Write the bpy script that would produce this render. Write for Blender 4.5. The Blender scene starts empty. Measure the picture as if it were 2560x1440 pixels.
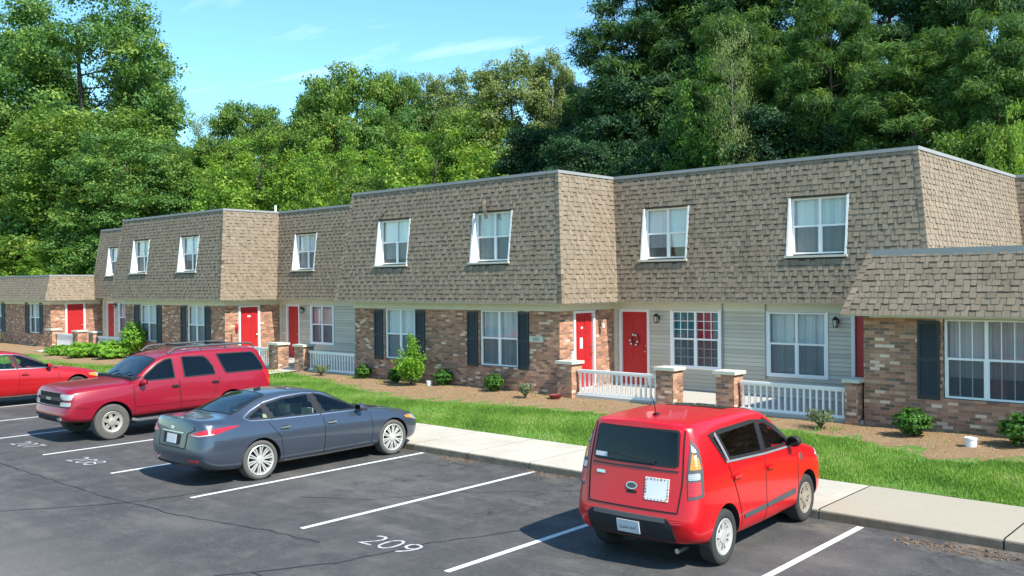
import bpy, bmesh, math, random
import numpy as np
from math import sin, cos, radians, pi, tan, atan2, sqrt
from mathutils import Vector, Matrix, geometry
from mathutils.bvhtree import BVHTree

S = bpy.context.scene
COL = S.collection
random.seed(7)

# ------------------------------------------------------------------ camera
FPX, YAW, PITCH, ROLL, CAMH = 2306.16, 41.946, -0.311, -0.587, 3.25
_a, _t, _c = radians(YAW), radians(PITCH), radians(ROLL)
_f = Vector((-sin(_a), cos(_a), 0)); _r = Vector((cos(_a), sin(_a), 0)); _u = Vector((0, 0, 1))
CF = _f * cos(_t) + _u * sin(_t); CU = -_f * sin(_t) + _u * cos(_t)
CX = _r * cos(_c) + CU * sin(_c); CY = -_r * sin(_c) + CU * cos(_c)
cam_d = bpy.data.cameras.new("camera"); cam = bpy.data.objects.new("camera", cam_d); COL.objects.link(cam)
cam.matrix_world = Matrix(((CX.x, CY.x, -CF.x, 0), (CX.y, CY.y, -CF.y, 0), (CX.z, CY.z, -CF.z, CAMH), (0, 0, 0, 1)))
cam_d.sensor_width = 36; cam_d.lens = FPX / 2560 * 36; cam_d.clip_start = 0.1; cam_d.clip_end = 3000
S.camera = cam

# ------------------------------------------------------------------ sky, sun, exposure
SUN_EL, SUN_AZ = 48, -6.5          # azimuth from +X towards +Y
W = bpy.data.worlds.new("World"); S.world = W; W.use_nodes = True
wn, wl = W.node_tree.nodes, W.node_tree.links
wn.clear()
wo = wn.new('ShaderNodeOutputWorld'); bg = wn.new('ShaderNodeBackground'); sky = wn.new('ShaderNodeTexSky')
sky.sky_type = 'NISHITA'; sky.sun_disc = False; sky.sun_elevation = radians(SUN_EL); sky.sun_rotation = radians(90 - SUN_AZ)
sky.air_density = 1.15; sky.dust_density = 0.1; sky.ozone_density = 1.6; sky.altitude = 100
bg.inputs[1].default_value = 0.15
tc = wn.new('ShaderNodeTexCoord'); sp = wn.new('ShaderNodeSeparateXYZ'); wl.new(tc.outputs['Generated'], sp.inputs[0])
def wm(op, a, b=None, clamp=False):
    n = wn.new('ShaderNodeMath'); n.operation = op; n.use_clamp = clamp
    for i, v in enumerate((a, b)):
        if v is None: continue
        if hasattr(v, 'type'): wl.new(v, n.inputs[i])
        else: n.inputs[i].default_value = v
    return n.outputs[0]
zz = wm('MAXIMUM', sp.outputs[2], 0.03); cb = wn.new('ShaderNodeCombineXYZ')
wl.new(wm('DIVIDE', sp.outputs[0], zz), cb.inputs[0]); wl.new(wm('DIVIDE', sp.outputs[1], zz), cb.inputs[1])
mpg = wn.new('ShaderNodeMapping'); mpg.inputs['Location'].default_value = (3.1, 1.2, 0); mpg.inputs['Rotation'].default_value = (0, 0, radians(-35)); mpg.inputs['Scale'].default_value = (0.55, 1.7, 1)
wl.new(cb.outputs[0], mpg.inputs[0])
nz = wn.new('ShaderNodeTexNoise'); nz.inputs['Scale'].default_value = 1.6; nz.inputs['Detail'].default_value = 7; nz.inputs['Roughness'].default_value = 0.55; nz.inputs['Distortion'].default_value = 0.4
wl.new(mpg.outputs[0], nz.inputs[0])
cr = wn.new('ShaderNodeValToRGB'); cr.color_ramp.elements[0].position = 0.56; cr.color_ramp.elements[0].color = (0, 0, 0, 1); cr.color_ramp.elements[1].position = 0.92; cr.color_ramp.elements[1].color = (.6, .6, .6, 1)
wl.new(nz.outputs[0], cr.inputs[0])
tint = wn.new('ShaderNodeMix'); tint.data_type = 'RGBA'; tint.blend_type = 'MULTIPLY'; tint.inputs[0].default_value = 1
wl.new(sky.outputs[0], tint.inputs[6]); tint.inputs[7].default_value = (0.58, 0.87, 0.97, 1)
cm = wn.new('ShaderNodeMix'); cm.data_type = 'RGBA'; wl.new(cr.outputs[0], cm.inputs[0]); wl.new(tint.outputs[2], cm.inputs[6]); cm.inputs[7].default_value = (5.2, 6.0, 6.3, 1)
wl.new(cm.outputs[2], bg.inputs[0]); wl.new(bg.outputs[0], wo.inputs[0])
sd = bpy.data.lights.new("sun", 'SUN'); sun = bpy.data.objects.new("sun", sd); COL.objects.link(sun)
sd.energy = 4.2; sd.angle = radians(0.53); sd.color = (1.0, 0.95, 0.86)
sv = Vector((cos(radians(SUN_EL)) * cos(radians(SUN_AZ)), cos(radians(SUN_EL)) * sin(radians(SUN_AZ)), sin(radians(SUN_EL))))
sun.rotation_euler = sv.to_track_quat('Z', 'Y').to_euler(); sun.location = sv * 100
S.view_settings.view_transform = 'Standard'; S.view_settings.look = 'None'; S.view_settings.exposure = 0.85; S.view_settings.gamma = 1
S.render.engine = 'CYCLES'; S.cycles.max_bounces = 6; S.cycles.transparent_max_bounces = 12; S.cycles.transmission_bounces = 3
S.cycles.caustics_reflective = False; S.cycles.caustics_refractive = False; S.cycles.use_adaptive_sampling = True

# ------------------------------------------------------------------ pixel -> world helper (for laying out far trees)
def at(px, py, Z):
    """world point seen at photo pixel (px,py) at forward distance Z"""
    u, v = (px - 1280) / FPX, (py - 720) / FPX
    return Vector((0, 0, CAMH)) + (CF + CX * u - CY * v) * Z

# ------------------------------------------------------------------ node helper
class NT:
    def __init__(s, name):
        s.m = bpy.data.materials.new(name); s.m.use_nodes = True
        s.t = s.m.node_tree; s.n = s.t.nodes; s.l = s.t.links; s.n.clear()
        s.out = s.n.new('ShaderNodeOutputMaterial')
    def add(s, kind, **kw):
        n = s.n.new('ShaderNode' + kind)
        for k, v in kw.items(): setattr(n, k, v)
        return n
    def put(s, sock, v):
        if v is None: return
        if isinstance(v, bpy.types.NodeSocket): s.l.new(v, sock)
        else:
            if isinstance(v, (tuple, list)) and len(v) == 3 and sock.type == 'RGBA': v = (*v, 1)
            sock.default_value = v
    def math(s, op, a, b=None, c=None, clamp=False):
        n = s.add('Math', operation=op, use_clamp=clamp)
        for i, v in enumerate((a, b, c)): s.put(n.inputs[i], v)
        return n.outputs[0]
    def uv(s): 
        n = s.add('UVMap'); return n.outputs[0]
    def obj(s): return s.add('TexCoord').outputs['Object']
    def pos(s): return s.add('NewGeometry').outputs['Position']
    def sep(s, v):
        n = s.add('SeparateXYZ'); s.l.new(v, n.inputs[0]); return n.outputs
    def comb(s, x, y, z=0.0):
        n = s.add('CombineXYZ'); s.put(n.inputs[0], x); s.put(n.inputs[1], y); s.put(n.inputs[2], z); return n.outputs[0]
    def noise(s, v, scale, detail=3, rough=.55, dist=0, col=False):
        n = s.add('TexNoise'); s.put(n.inputs['Vector'], v); n.inputs['Scale'].default_value = scale
        n.inputs['Detail'].default_value = detail; n.inputs['Roughness'].default_value = rough; n.inputs['Distortion'].default_value = dist
        return n.outputs[1 if col else 0]
    def white(s, v):
        n = s.add('TexWhiteNoise', noise_dimensions='3D'); s.put(n.inputs['Vector'], v); return n.outputs[0]
    def ramp(s, f, stops, interp='LINEAR'):
        n = s.add('ValToRGB'); e = n.color_ramp.elements; n.color_ramp.interpolation = interp
        while len(e) < len(stops): e.new(0.5)
        for i, (p, c) in enumerate(stops):
            e[i].position = p; e[i].color = (*c, 1) if len(c) == 3 else c
        s.put(n.inputs[0], f); return n.outputs[0]
    def mix(s, f, a, b, mode='MIX'):
        n = s.add('Mix', data_type='RGBA', blend_type=mode); s.put(n.inputs[0], f); s.put(n.inputs[6], a); s.put(n.inputs[7], b); return n.outputs[2]
    def bump(s, h, strength=.3, dist=.02, nrm=None):
        n = s.add('Bump'); s.put(n.inputs['Height'], h); n.inputs['Strength'].default_value = strength; n.inputs['Distance'].default_value = dist
        if nrm is not None: s.l.new(nrm, n.inputs['Normal'])
        return n.outputs[0]
    def pbr(s, col, rough=.6, metal=0, normal=None, spec=.5, **kw):
        p = s.add('BsdfPrincipled'); s.put(p.inputs['Base Color'], col); s.put(p.inputs['Roughness'], rough); s.put(p.inputs['Metallic'], metal)
        p.inputs['Specular IOR Level'].default_value = spec
        for k, v in kw.items(): s.put(p.inputs[k.replace('_', ' ')], v)
        if normal is not None: s.l.new(normal, p.inputs['Normal'])
        s.l.new(p.outputs[0], s.out.inputs[0]); return p

def simple(name, col, rough=.6, metal=0, var=.12, scale=6, bump=0, spec=.5, **kw):
    t = NT(name); v = t.obj()
    f = t.noise(v, scale, 4)
    dark = tuple(c * (1 - var) for c in col); lite = tuple(min(1, c * (1 + var)) for c in col)
    c = t.mix(f, dark, lite)
    nrm = t.bump(t.noise(v, scale * 6, 3), bump, .01) if bump else None
    t.pbr(c, rough, metal, nrm, spec, **kw); return t.m

M = {}
def brick_mat(name='brick', tone=1.0):
    t = NT(name); x, y, _ = t.sep(t.uv())[:3]
    bh, bw = .068, .203
    rv = t.math('DIVIDE', y, bh); row = t.math('FLOOR', rv)
    off = t.math('MULTIPLY', t.math('MODULO', row, 2.0), .5)
    cu = t.math('ADD', t.math('DIVIDE', x, bw), off); colm = t.math('FLOOR', cu)
    rnd = t.white(t.comb(colm, row, 3.0)); rnd2 = t.white(t.comb(colm, row, 9.0))
    k = tone
    P = [(0, (.115, .080, .065)), (.12, (.20, .115, .080)), (.30, (.285, .150, .105)), (.48, (.34, .20, .140)), (.66, (.25, .155, .110)), (.78, (.38, .26, .185)), (.88, (.135, .110, .100)), (.94, (.55, .46, .37))]
    c = t.ramp(rnd, [(p, tuple(v * k for v in q)) for p, q in P], 'CONSTANT')
    big = t.noise(t.uv(), 1.1, 4, .6)
    c = t.mix(t.math('MULTIPLY', rnd2, .25), c, (.25 * k, .165 * k, .125 * k))
    c = t.mix(t.math('MULTIPLY', t.math('SUBTRACT', big, .45, clamp=True), 1.3, clamp=True), c, (.24 * k, .155 * k, .12 * k))
    fv = t.math('FRACT', rv); fu = t.math('FRACT', cu)
    mort = t.math('MAXIMUM', t.math('LESS_THAN', fv, .11), t.math('LESS_THAN', fu, .04))
    c = t.mix(1.0, c, (1.15, .99, .90), 'MULTIPLY')
    c = t.mix(mort, c, (.31 * k, .225 * k, .155 * k))
    h = t.math('ADD', t.math('SUBTRACT', 1.0, mort), t.math('MULTIPLY', t.noise(t.uv(), 60, 2), .5))
    t.pbr(c, .88, 0, t.bump(h, .6, .008), .25); return t.m
M['brick'] = brick_mat('brick', 1.32)

def attr_mat(name, c0, c1, c2, rough=.9, scale=3.0, spec=.15, stain=True):
    """colour from a per-face 'shade' attribute 0..1 plus slow weathering"""
    t = NT(name); a = t.add('Attribute', attribute_name='shade').outputs['Fac']
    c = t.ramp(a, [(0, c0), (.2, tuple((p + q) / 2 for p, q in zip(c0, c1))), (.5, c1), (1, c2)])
    n = t.noise(t.uv(), scale, 5, .6); n2 = t.noise(t.uv(), 45, 2)
    c = t.mix(t.math('MULTIPLY', t.math('SUBTRACT', n, .42, clamp=True), 1.6, clamp=True), c, tuple(v * .62 for v in c1))
    c = t.mix(t.math('MULTIPLY', n2, .25), c, tuple(v * .55 for v in c1))
    if stain:
        x, y, _ = t.sep(t.uv())[:3]
        sn = t.noise(t.comb(t.math('MULTIPLY', x, 2.2), t.math('MULTIPLY', y, .22), 2.0), 1.6, 4, .65)
        c = t.mix(t.math('MULTIPLY', t.math('SUBTRACT', sn, .57, clamp=True), 3.2, clamp=True), c, tuple(v * .45 for v in c1))
    t.pbr(c, rough, 0, t.bump(n2, .35, .006), spec); return t.m
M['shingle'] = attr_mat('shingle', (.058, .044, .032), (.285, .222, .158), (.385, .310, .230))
M['shingle_back'] = simple('shingle_back', (.07, .055, .045), .95)
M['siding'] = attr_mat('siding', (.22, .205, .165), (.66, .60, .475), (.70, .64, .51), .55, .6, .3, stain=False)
M['trim_cream'] = simple('trim_cream', (.62, .60, .47), .55, var=.10, scale=2)
M['soffit'] = simple('soffit', (.60, .58, .45), .6, var=.1, scale=3)
M['white'] = simple('white_paint', (.76, .76, .74), .45, var=.05, scale=5)
M['white2'] = simple('white_vinyl', (.88, .86, .82), .4, var=.05, scale=5)
M['flash'] = simple('flashing', (.30, .30, .29), .7, 0, var=.15, scale=3)
M['flash_l'] = simple('flashing_light', (.62, .62, .60), .5, 0, var=.12, scale=2)
M['shutter'] = simple('shutter', (.030, .034, .036), .6, var=.2)
M['door_red'] = simple('door_red', (.44, .018, .020), .42, var=.06, scale=3)
M['brass'] = simple('brass', (.62, .45, .2), .3, 1)
M['black_metal'] = simple('black_metal', (.02, .02, .022), .4, .3)
M['roofflat'] = simple('roof_membrane', (.45, .45, .43), .9)
M['cap'] = simple('pillar_cap', (.60, .56, .46), .85, var=.12, scale=8, bump=.2)
M['porch'] = simple('porch_concrete', (.46, .43, .37), .9, var=.12, scale=4, bump=.2)
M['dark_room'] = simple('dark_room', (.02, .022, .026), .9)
M['wood_dark'] = simple('wood_brown', (.12, .07, .045), .8)
M['frost'] = simple('lamp_glass', (.55, .53, .45), .2)

def glass_mat(name, tint=(.9, .95, .96), refl=.05):
    t = NT(name); lw = t.add('LayerWeight'); lw.inputs[0].default_value = .35
    g = t.add('BsdfGlossy'); g.inputs['Roughness'].default_value = .02; g.inputs['Color'].default_value = (1, 1, 1, 1)
    tr = t.add('BsdfTransparent'); tr.inputs['Color'].default_value = (*tint, 1)
    mx = t.add('MixShader'); t.l.new(t.math('ADD', t.math('MULTIPLY', lw.outputs['Facing'], .30), refl, clamp=True), mx.inputs[0])
    t.l.new(tr.outputs[0], mx.inputs[1]); t.l.new(g.outputs[0], mx.inputs[2]); t.l.new(mx.outputs[0], t.out.inputs[0]); return t.m
M['glass'] = glass_mat('window_glass')
def screen_mat():
    t = NT('insect_screen'); d = t.add('BsdfDiffuse'); d.inputs[0].default_value = (.115, .135, .145, 1); tr = t.add('BsdfTransparent')
    mx = t.add('MixShader'); mx.inputs[0].default_value = .50; t.l.new(tr.outputs[0], mx.inputs[1]); t.l.new(d.outputs[0], mx.inputs[2]); t.l.new(mx.outputs[0], t.out.inputs[0]); return t.m
M['screen'] = screen_mat()
def curtain(name, cols, w=.09, rough=.9, fold=.7):
    t = NT(name); x, y, _ = t.sep(t.uv())[:3]
    k = t.math('FLOOR', t.math('DIVIDE', x, w)); r = t.white(t.comb(k, 1.0, 4.0))
    n = len(cols); c = t.ramp(r, [(i / n, q) for i, q in enumerate(cols)], 'CONSTANT')
    f = t.math('SINE', t.math('MULTIPLY', x, 2 * pi / w))
    t.pbr(c, rough, 0, t.bump(f, fold, .02), .1); return t.m
M['blind'] = curtain('vertical_blind', [(.78, .80, .80), (.86, .88, .87), (.76, .79, .79)], .085, fold=.2)
M['sheer'] = curtain('sheer_curtain', [(.64, .67, .65), (.74, .76, .73), (.56, .60, .60)], .14)
M['teal'] = curtain('teal_curtain', [(.07, .30, .30), (.05, .22, .23), (.10, .36, .35)], .12)
M['redc'] = curtain('red_curtain', [(.50, .06, .07), (.40, .04, .05)], .12)
M['pinkc'] = curtain('pink_blind', [(.55, .45, .46), (.6, .5, .5)], .1)

# ------------------------------------------------------------------ mesh builder
class MB:
    def __init__(s): s.v = []; s.f = []; s.uv = []; s.sh = []; s.mi = []
    def face(s, pts, uv=None, sh=.5, mi=0):
        i = len(s.v); s.v += [tuple(p) for p in pts]; s.f.append(tuple(range(i, i + len(pts))))
        if uv is None:
            p0, p1, p2 = Vector(pts[0]), Vector(pts[1]), Vector(pts[2]); n = (p1 - p0).cross(p2 - p0)
            ax = max(range(3), key=lambda k: abs(n[k]))
            a, b = [(1, 2), (0, 2), (0, 1)][ax]
            uv = [(p[a], p[b]) for p in pts]
        s.uv += list(uv); s.sh.append(sh); s.mi.append(mi)
    def box(s, x0, x1, y0, y1, z0, z1, sh=.5, mi=0, skip=''):
        if x0 > x1: x0, x1 = x1, x0
        if y0 > y1: y0, y1 = y1, y0
        P = lambda a, b, c: ((x0, x1)[a], (y0, y1)[b], (z0, z1)[c])
        for k, q in (('y-', [(0,0,0),(1,0,0),(1,0,1),(0,0,1)]), ('y+', [(1,1,0),(0,1,0),(0,1,1),(1,1,1)]), ('x-', [(0,1,0),(0,0,0),(0,0,1),(0,1,1)]),
                     ('x+', [(1,0,0),(1,1,0),(1,1,1),(1,0,1)]), ('z+', [(0,0,1),(1,0,1),(1,1,1),(0,1,1)]), ('z-', [(0,1,0),(1,1,0),(1,0,0),(0,0,0)])):
            if k not in skip.split(): s.face([P(*c) for c in q], sh=sh, mi=mi)
    def obox(s, c, ax, ay, az, sh=.5, mi=0):
        """oriented box: centre c, half-vectors ax, ay, az"""
        c, ax, ay, az = Vector(c), Vector(ax), Vector(ay), Vector(az)
        P = lambda i, j, k: c + ax * i + ay * j + az * k
        for q in ([(-1,-1,-1),(1,-1,-1),(1,-1,1),(-1,-1,1)], [(1,1,-1),(-1,1,-1),(-1,1,1),(1,1,1)], [(-1,1,-1),(-1,-1,-1),(-1,-1,1),(-1,1,1)],
                  [(1,-1,-1),(1,1,-1),(1,1,1),(1,-1,1)], [(-1,-1,1),(1,-1,1),(1,1,1),(-1,1,1)], [(-1,1,-1),(1,1,-1),(1,-1,-1),(-1,-1,-1)]):
            s.face([P(*t) for t in q], sh=sh, mi=mi)
    def tube(s, pts, rad, n=8, caps=True, mi=0, sh=.5):
        pts = [Vector(p) for p in pts]; R = rad if isinstance(rad, (list, tuple)) else [rad] * len(pts); rings = []
        up = Vector((0, 0, 1))
        for i, p in enumerate(pts):
            d = (pts[min(i + 1, len(pts) - 1)] - pts[max(i - 1, 0)]).normalized()
            a = d.cross(up if abs(d.z) < .95 else Vector((1, 0, 0))).normalized(); b = d.cross(a)
            rings.append([p + (a * cos(2 * pi * k / n) + b * sin(2 * pi * k / n)) * R[i] for k in range(n)])
        for i in range(len(pts) - 1):
            for k in range(n): s.face([rings[i][k], rings[i + 1][k], rings[i + 1][(k + 1) % n], rings[i][(k + 1) % n]], mi=mi, sh=sh)
        if caps: s.face(rings[0], mi=mi, sh=sh); s.face(rings[-1][::-1], mi=mi, sh=sh)
    def lathe(s, prof, n=24, c=(0, 0, 0), axis='z', mi=0, sh=.5, a0=0, a1=2 * pi):
        """prof: list of (r, h)"""
        c = Vector(c)
        def P(r, h, a):
            if axis == 'z': return c + Vector((r * cos(a), r * sin(a), h))
            if axis == 'y': return c + Vector((r * cos(a), h, r * sin(a)))
            return c + Vector((h, r * cos(a), r * sin(a)))
        for i in range(len(prof) - 1):
            for k in range(n):
                a, b = a0 + (a1 - a0) * k / n, a0 + (a1 - a0) * (k + 1) / n
                q = [P(*prof[i], a), P(*prof[i], b), P(*prof[i + 1], b), P(*prof[i + 1], a)]
                if prof[i][0] < 1e-6: q = [q[0], q[2], q[3]]
                elif prof[i + 1][0] < 1e-6: q = q[:3]
                s.face(q, mi=mi, sh=sh)
    def mesh(s, name, mats, smooth=False, weld=False):
        me = bpy.data.meshes.new(name)
        me.from_pydata(s.v, [], s.f)
        uvl = me.uv_layers.new(name='UVMap'); uvl.data.foreach_set('uv', np.array(s.uv, dtype=np.float32).ravel())
        at_ = me.attributes.new('shade', 'FLOAT', 'FACE'); at_.data.foreach_set('value', np.array(s.sh, dtype=np.float32))
        for m in (mats if isinstance(mats, (list, tuple)) else [mats]): me.materials.append(M[m] if isinstance(m, str) else m)
        me.polygons.foreach_set('material_index', s.mi)
        if weld:
            bm = bmesh.new(); bm.from_mesh(me); bmesh.ops.remove_doubles(bm, verts=bm.verts, dist=1e-4); bmesh.ops.recalc_face_normals(bm, faces=bm.faces); bm.to_mesh(me); bm.free()
        if smooth:
            me.polygons.foreach_set('use_smooth', [True] * len(me.polygons))
            try: me.set_sharp_from_angle(angle=radians(smooth if smooth is not True else 40))
            except Exception: pass
        me.update(); return me

ABS = {}
def place(name, me, parent=None, recenter=True):
    """link a mesh built in the local frame of its thing; keeps shapes where they are"""
    o = bpy.data.objects.new(name, me); COL.objects.link(o)
    base = ABS[parent.name] if parent else Vector((0, 0, 0))
    c = Vector((0, 0, 0))
    if recenter and len(me.vertices):
        co = np.empty(len(me.vertices) * 3, np.float32); me.vertices.foreach_get('co', co); co = co.reshape(-1, 3)
        mn, mx = co.min(0), co.max(0); c = Vector([float(v) for v in (mn + mx) / 2])
        if parent is None: c.z = float(mn[2])
        co -= np.array(c, np.float32); me.vertices.foreach_set('co', co.ravel()); me.update()
    o.location = c - base if parent else c
    if parent: o.parent = parent
    ABS[o.name] = Vector(c)
    return o
def add(name, mb, mat, parent=None, smooth=False, weld=False, recenter=True):
    return place(name, mb.mesh(name, mat, smooth, weld), parent, recenter)
def empty(name, loc=(0, 0, 0), rotz=0):
    """thing root; children are built in coordinates local to it (ABS origin 0)"""
    o = bpy.data.objects.new(name, None); COL.objects.link(o); o.empty_display_size = .2
    o.location = loc; o.rotation_euler = (0, 0, rotz); ABS[o.name] = Vector((0, 0, 0)); return o
def root_world(name, loc):
    """thing root whose children are built in WORLD coordinates"""
    o = empty(name, loc); ABS[o.name] = Vector(loc); return o
def tag(o, label=None, cat=None, group=None, kind=None):
    if label: o['label'] = label
    if cat: o['category'] = cat
    if group: o['group'] = group
    if kind: o['kind'] = kind
    return o
def copy_tree(o, parent=None):
    c = o.copy(); COL.objects.link(c); ABS[c.name] = ABS[o.name].copy()
    if parent: c.parent = parent
    for ch in list(o.children): copy_tree(ch, c)
    return c

# ------------------------------------------------------------------ ground
YM, YR, OV = 19.25, 21.77, 0.44        # front wall plane, recessed wall plane, eave overhang
CURB = 12.08; WALK = 13.95
def gz(x, y):
    """height of the lawn / planting bed"""
    if y < WALK: return .12
    return .12 + min(y - WALK, 5.3) * .018 + .012 * sin(x * .9 + y * 1.3) + .008 * sin(x * 2.3 - y * 1.9)
def asphalt():
    t = NT('asphalt'); p = t.pos(); x, y, _ = t.sep(p)[:3]
    big = t.noise(p, .35, 5, .6); mid = t.noise(p, 2.2, 5, .65); fine = t.noise(p, 42, 4, .8); sp = t.noise(p, 260, 1)
    c = t.ramp(big, [(.30, (.042, .044, .049)), (.52, (.062, .064, .069)), (.72, (.105, .105, .106))])
    c = t.mix(t.math('MULTIPLY', t.math('SUBTRACT', mid, .45, clamp=True), 1.5, clamp=True), c, (.15, .148, .15))
    # older, paler driving lane towards the camera
    lane = t.math('MULTIPLY', t.math('SUBTRACT', 6.6, t.math('ADD', y, t.math('MULTIPLY', big, 2.4))), .55, clamp=True)
    c = t.mix(t.math('MULTIPLY', lane, .75), c, (.150, .148, .145))
    # streaky scuffs
    sc = t.noise(t.comb(t.math('MULTIPLY', x, .35), t.math('MULTIPLY', y, 1.5), 1.0), 1.2, 6, .7)
    c = t.mix(t.math('MULTIPLY', t.math('SUBTRACT', sc, .53, clamp=True), 2.4, clamp=True), c, (.17, .166, .16))
    # damp / oily marks near the kerb
    kerb = t.math('MULTIPLY', t.math('SUBTRACT', y, 10.6), 1.3, clamp=True)
    oil = t.math('MULTIPLY', t.math('MULTIPLY', t.math('SUBTRACT', t.noise(p, 1.7, 5, .7), .53, clamp=True), 6.0, clamp=True), kerb)
    c = t.mix(t.math('MULTIPLY', oil, .8), c, (.035, .032, .030))
    dirt = t.math('MULTIPLY', t.math('MULTIPLY', t.math('SUBTRACT', t.noise(p, 1.1, 5, .7), .50, clamp=True), 5.0, clamp=True), t.math('MULTIPLY', t.math('SUBTRACT', y, 11.3), 1.6, clamp=True))
    c = t.mix(t.math('MULTIPLY', dirt, .7), c, (.22, .19, .145))
    c = t.mix(t.math('MULTIPLY', t.math('SUBTRACT', fine, .55, clamp=True), 2.6, clamp=True), c, (.27, .265, .255))
    c = t.mix(t.math('MULTIPLY', t.math('SUBTRACT', .46, fine, clamp=True), 2.6, clamp=True), c, (.022, .022, .024))
    gr = t.noise(p, 15, 6, .85); g2 = t.noise(t.comb(t.math('MULTIPLY', x, 1.0), y, 7.0), 5, 5, .8)
    c = t.mix(t.math('MULTIPLY', t.math('SUBTRACT', gr, .53, clamp=True), 3.0, clamp=True), c, (.155, .153, .150))
    c = t.mix(t.math('MULTIPLY', t.math('SUBTRACT', .46, gr, clamp=True), 3.0, clamp=True), c, (.035, .035, .037))
    c = t.mix(t.math('MULTIPLY', t.math('SUBTRACT', g2, .56, clamp=True), 2.5, clamp=True), c, (.15, .148, .145))
    ph = t.math('ABSOLUTE', t.math('SUBTRACT', t.math('FRACT', t.math('DIVIDE', t.math('ADD', x, 18.78), 2.816)), .5))
    st = t.math('MULTIPLY', t.math('MULTIPLY', t.math('SUBTRACT', .22, ph, clamp=True), 7.0, clamp=True), t.math('MULTIPLY', t.math('SUBTRACT', y, 8.2), .8, clamp=True))
    dr = t.math('MULTIPLY', t.math('SUBTRACT', t.noise(p, 3.4, 5, .75), .50, clamp=True), 6.0, clamp=True)
    c = t.mix(t.math('MULTIPLY', t.math('MULTIPLY', st, dr), .75), c, (.022, .021, .021))
    ty = t.math('MULTIPLY', t.math('SUBTRACT', .05, t.math('ABSOLUTE', t.math('SUBTRACT', ph, .27)), clamp=True), 12.0, clamp=True)
    c = t.mix(t.math('MULTIPLY', t.math('MULTIPLY', ty, t.noise(p, 2.0, 5, .7)), .5), c, (.045, .044, .044))
    c = t.mix(1.0, c, (1.10, 1.03, .93), 'MULTIPLY')
    t.pbr(c, .82, 0, t.bump(t.math('ADD', fine, t.math('MULTIPLY', sp, .6)), .55, .006), .35); return t.m
M['asphalt'] = asphalt()
def concrete():
    t = NT('sidewalk_concrete'); p = t.pos(); x, y, _ = t.sep(p)[:3]
    slab = t.white(t.comb(t.math('FLOOR', t.math('DIVIDE', t.math('ADD', x, 5.3), 6.0)), 1.0, 1.0))
    c = t.ramp(t.noise(p, .8, 5, .6), [(.3, (.47, .42, .33)), (.7, (.62, .565, .46))])
    c = t.mix(t.math('MULTIPLY', t.math('GREATER_THAN', x, -5.30), .8), c, (.37, .32, .235))
    c = t.mix(t.math('MULTIPLY', t.math('SUBTRACT', t.noise(t.comb(t.math('MULTIPLY', x, .6), t.math('MULTIPLY', y, 4.0), 0.0), 2.2, 5, .65), .52, clamp=True), 1.7, clamp=True), c, (.36, .33, .28))
    c = t.mix(t.math('MULTIPLY', t.math('SUBTRACT', t.noise(p, 7, 5, .65), .56, clamp=True), 2.5, clamp=True), c, (.27, .25, .21))
    f = t.noise(p, 120, 2)
    c = t.mix(t.math('MULTIPLY', f, .3), c, (.33, .31, .26))
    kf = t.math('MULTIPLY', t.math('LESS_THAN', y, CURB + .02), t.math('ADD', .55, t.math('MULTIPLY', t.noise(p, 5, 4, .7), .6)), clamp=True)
    c = t.mix(kf, c, (.105, .092, .070))  # kerb face colour darkened to paint its shade, with uneven grime
    t.pbr(c, .88, 0, t.bump(f, .4, .004), .25); return t.m
M['concrete'] = concrete()
def lawn_soil():
    t = NT('lawn_soil'); p = t.pos(); n = t.noise(p, 1.3, 4); f = t.noise(p, 38, 4, .7)
    c = t.ramp(f, [(.3, (.055, .12, .022)), (.55, (.12, .25, .045)), (.75, (.19, .34, .075))])
    c = t.mix(t.math('MULTIPLY', t.math('SUBTRACT', n, .52, clamp=True), 3, clamp=True), c, (.22, .19, .08))
    t.pbr(c, .95, 0, t.bump(f, .8, .03), .1); return t.m
M['lawn'] = lawn_soil()
def mulch_mat():
    t = NT('pine_straw_mulch'); p = t.pos(); f = t.noise(p, 26, 5, .75); g = t.noise(p, 75, 3, .7); n = t.noise(p, 1.4, 4)
    c = t.ramp(f, [(.28, (.15, .085, .042)), (.5, (.36, .235, .130)), (.72, (.52, .36, .21))])
    c = t.mix(t.math('MULTIPLY', t.math('SUBTRACT', n, .55, clamp=True), 2.0, clamp=True), c, (.30, .20, .12))
    t.pbr(c, .95, 0, t.bump(t.math('ADD', f, g), .9, .03), .1); return t.m
M['mulch'] = mulch_mat()
M['paint'] = None
def paint_mat():
    t = NT('road_paint'); p = t.pos(); n = t.noise(p, 9, 5, .7); f = t.noise(p, 60, 3)
    c = t.mix(t.math('MULTIPLY', t.math('SUBTRACT', n, .52, clamp=True), 3.4, clamp=True), (.72, .72, .70), (.30, .30, .30))
    c = t.mix(t.math('MULTIPLY', t.math('SUBTRACT', f, .5, clamp=True), 1.2, clamp=True), c, (.4, .4, .4))
    t.pbr(c, .7); return t.m
M['paint'] = paint_mat()
M['crack'] = simple('crack_sealer', (.022, .022, .024), .6)
def paint2():
    t = NT('worn_number_paint'); p = t.pos(); n = t.noise(p, 14, 5, .8)
    t.pbr(t.mix(t.math('MULTIPLY', t.math('SUBTRACT', n, .44, clamp=True), 5.0, clamp=True), (.60, .60, .59), (.17, .17, .17)), .8); return t.m
M['paint2'] = paint2()
def forest_floor():
    t = NT('woodland_floor'); c = t.ramp(t.noise(t.pos(), 1.5, 5, .7), [(.3, (.02, .035, .012)), (.7, (.06, .07, .03))]); t.pbr(c, .95); return t.m
M['floor'] = forest_floor()

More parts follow.
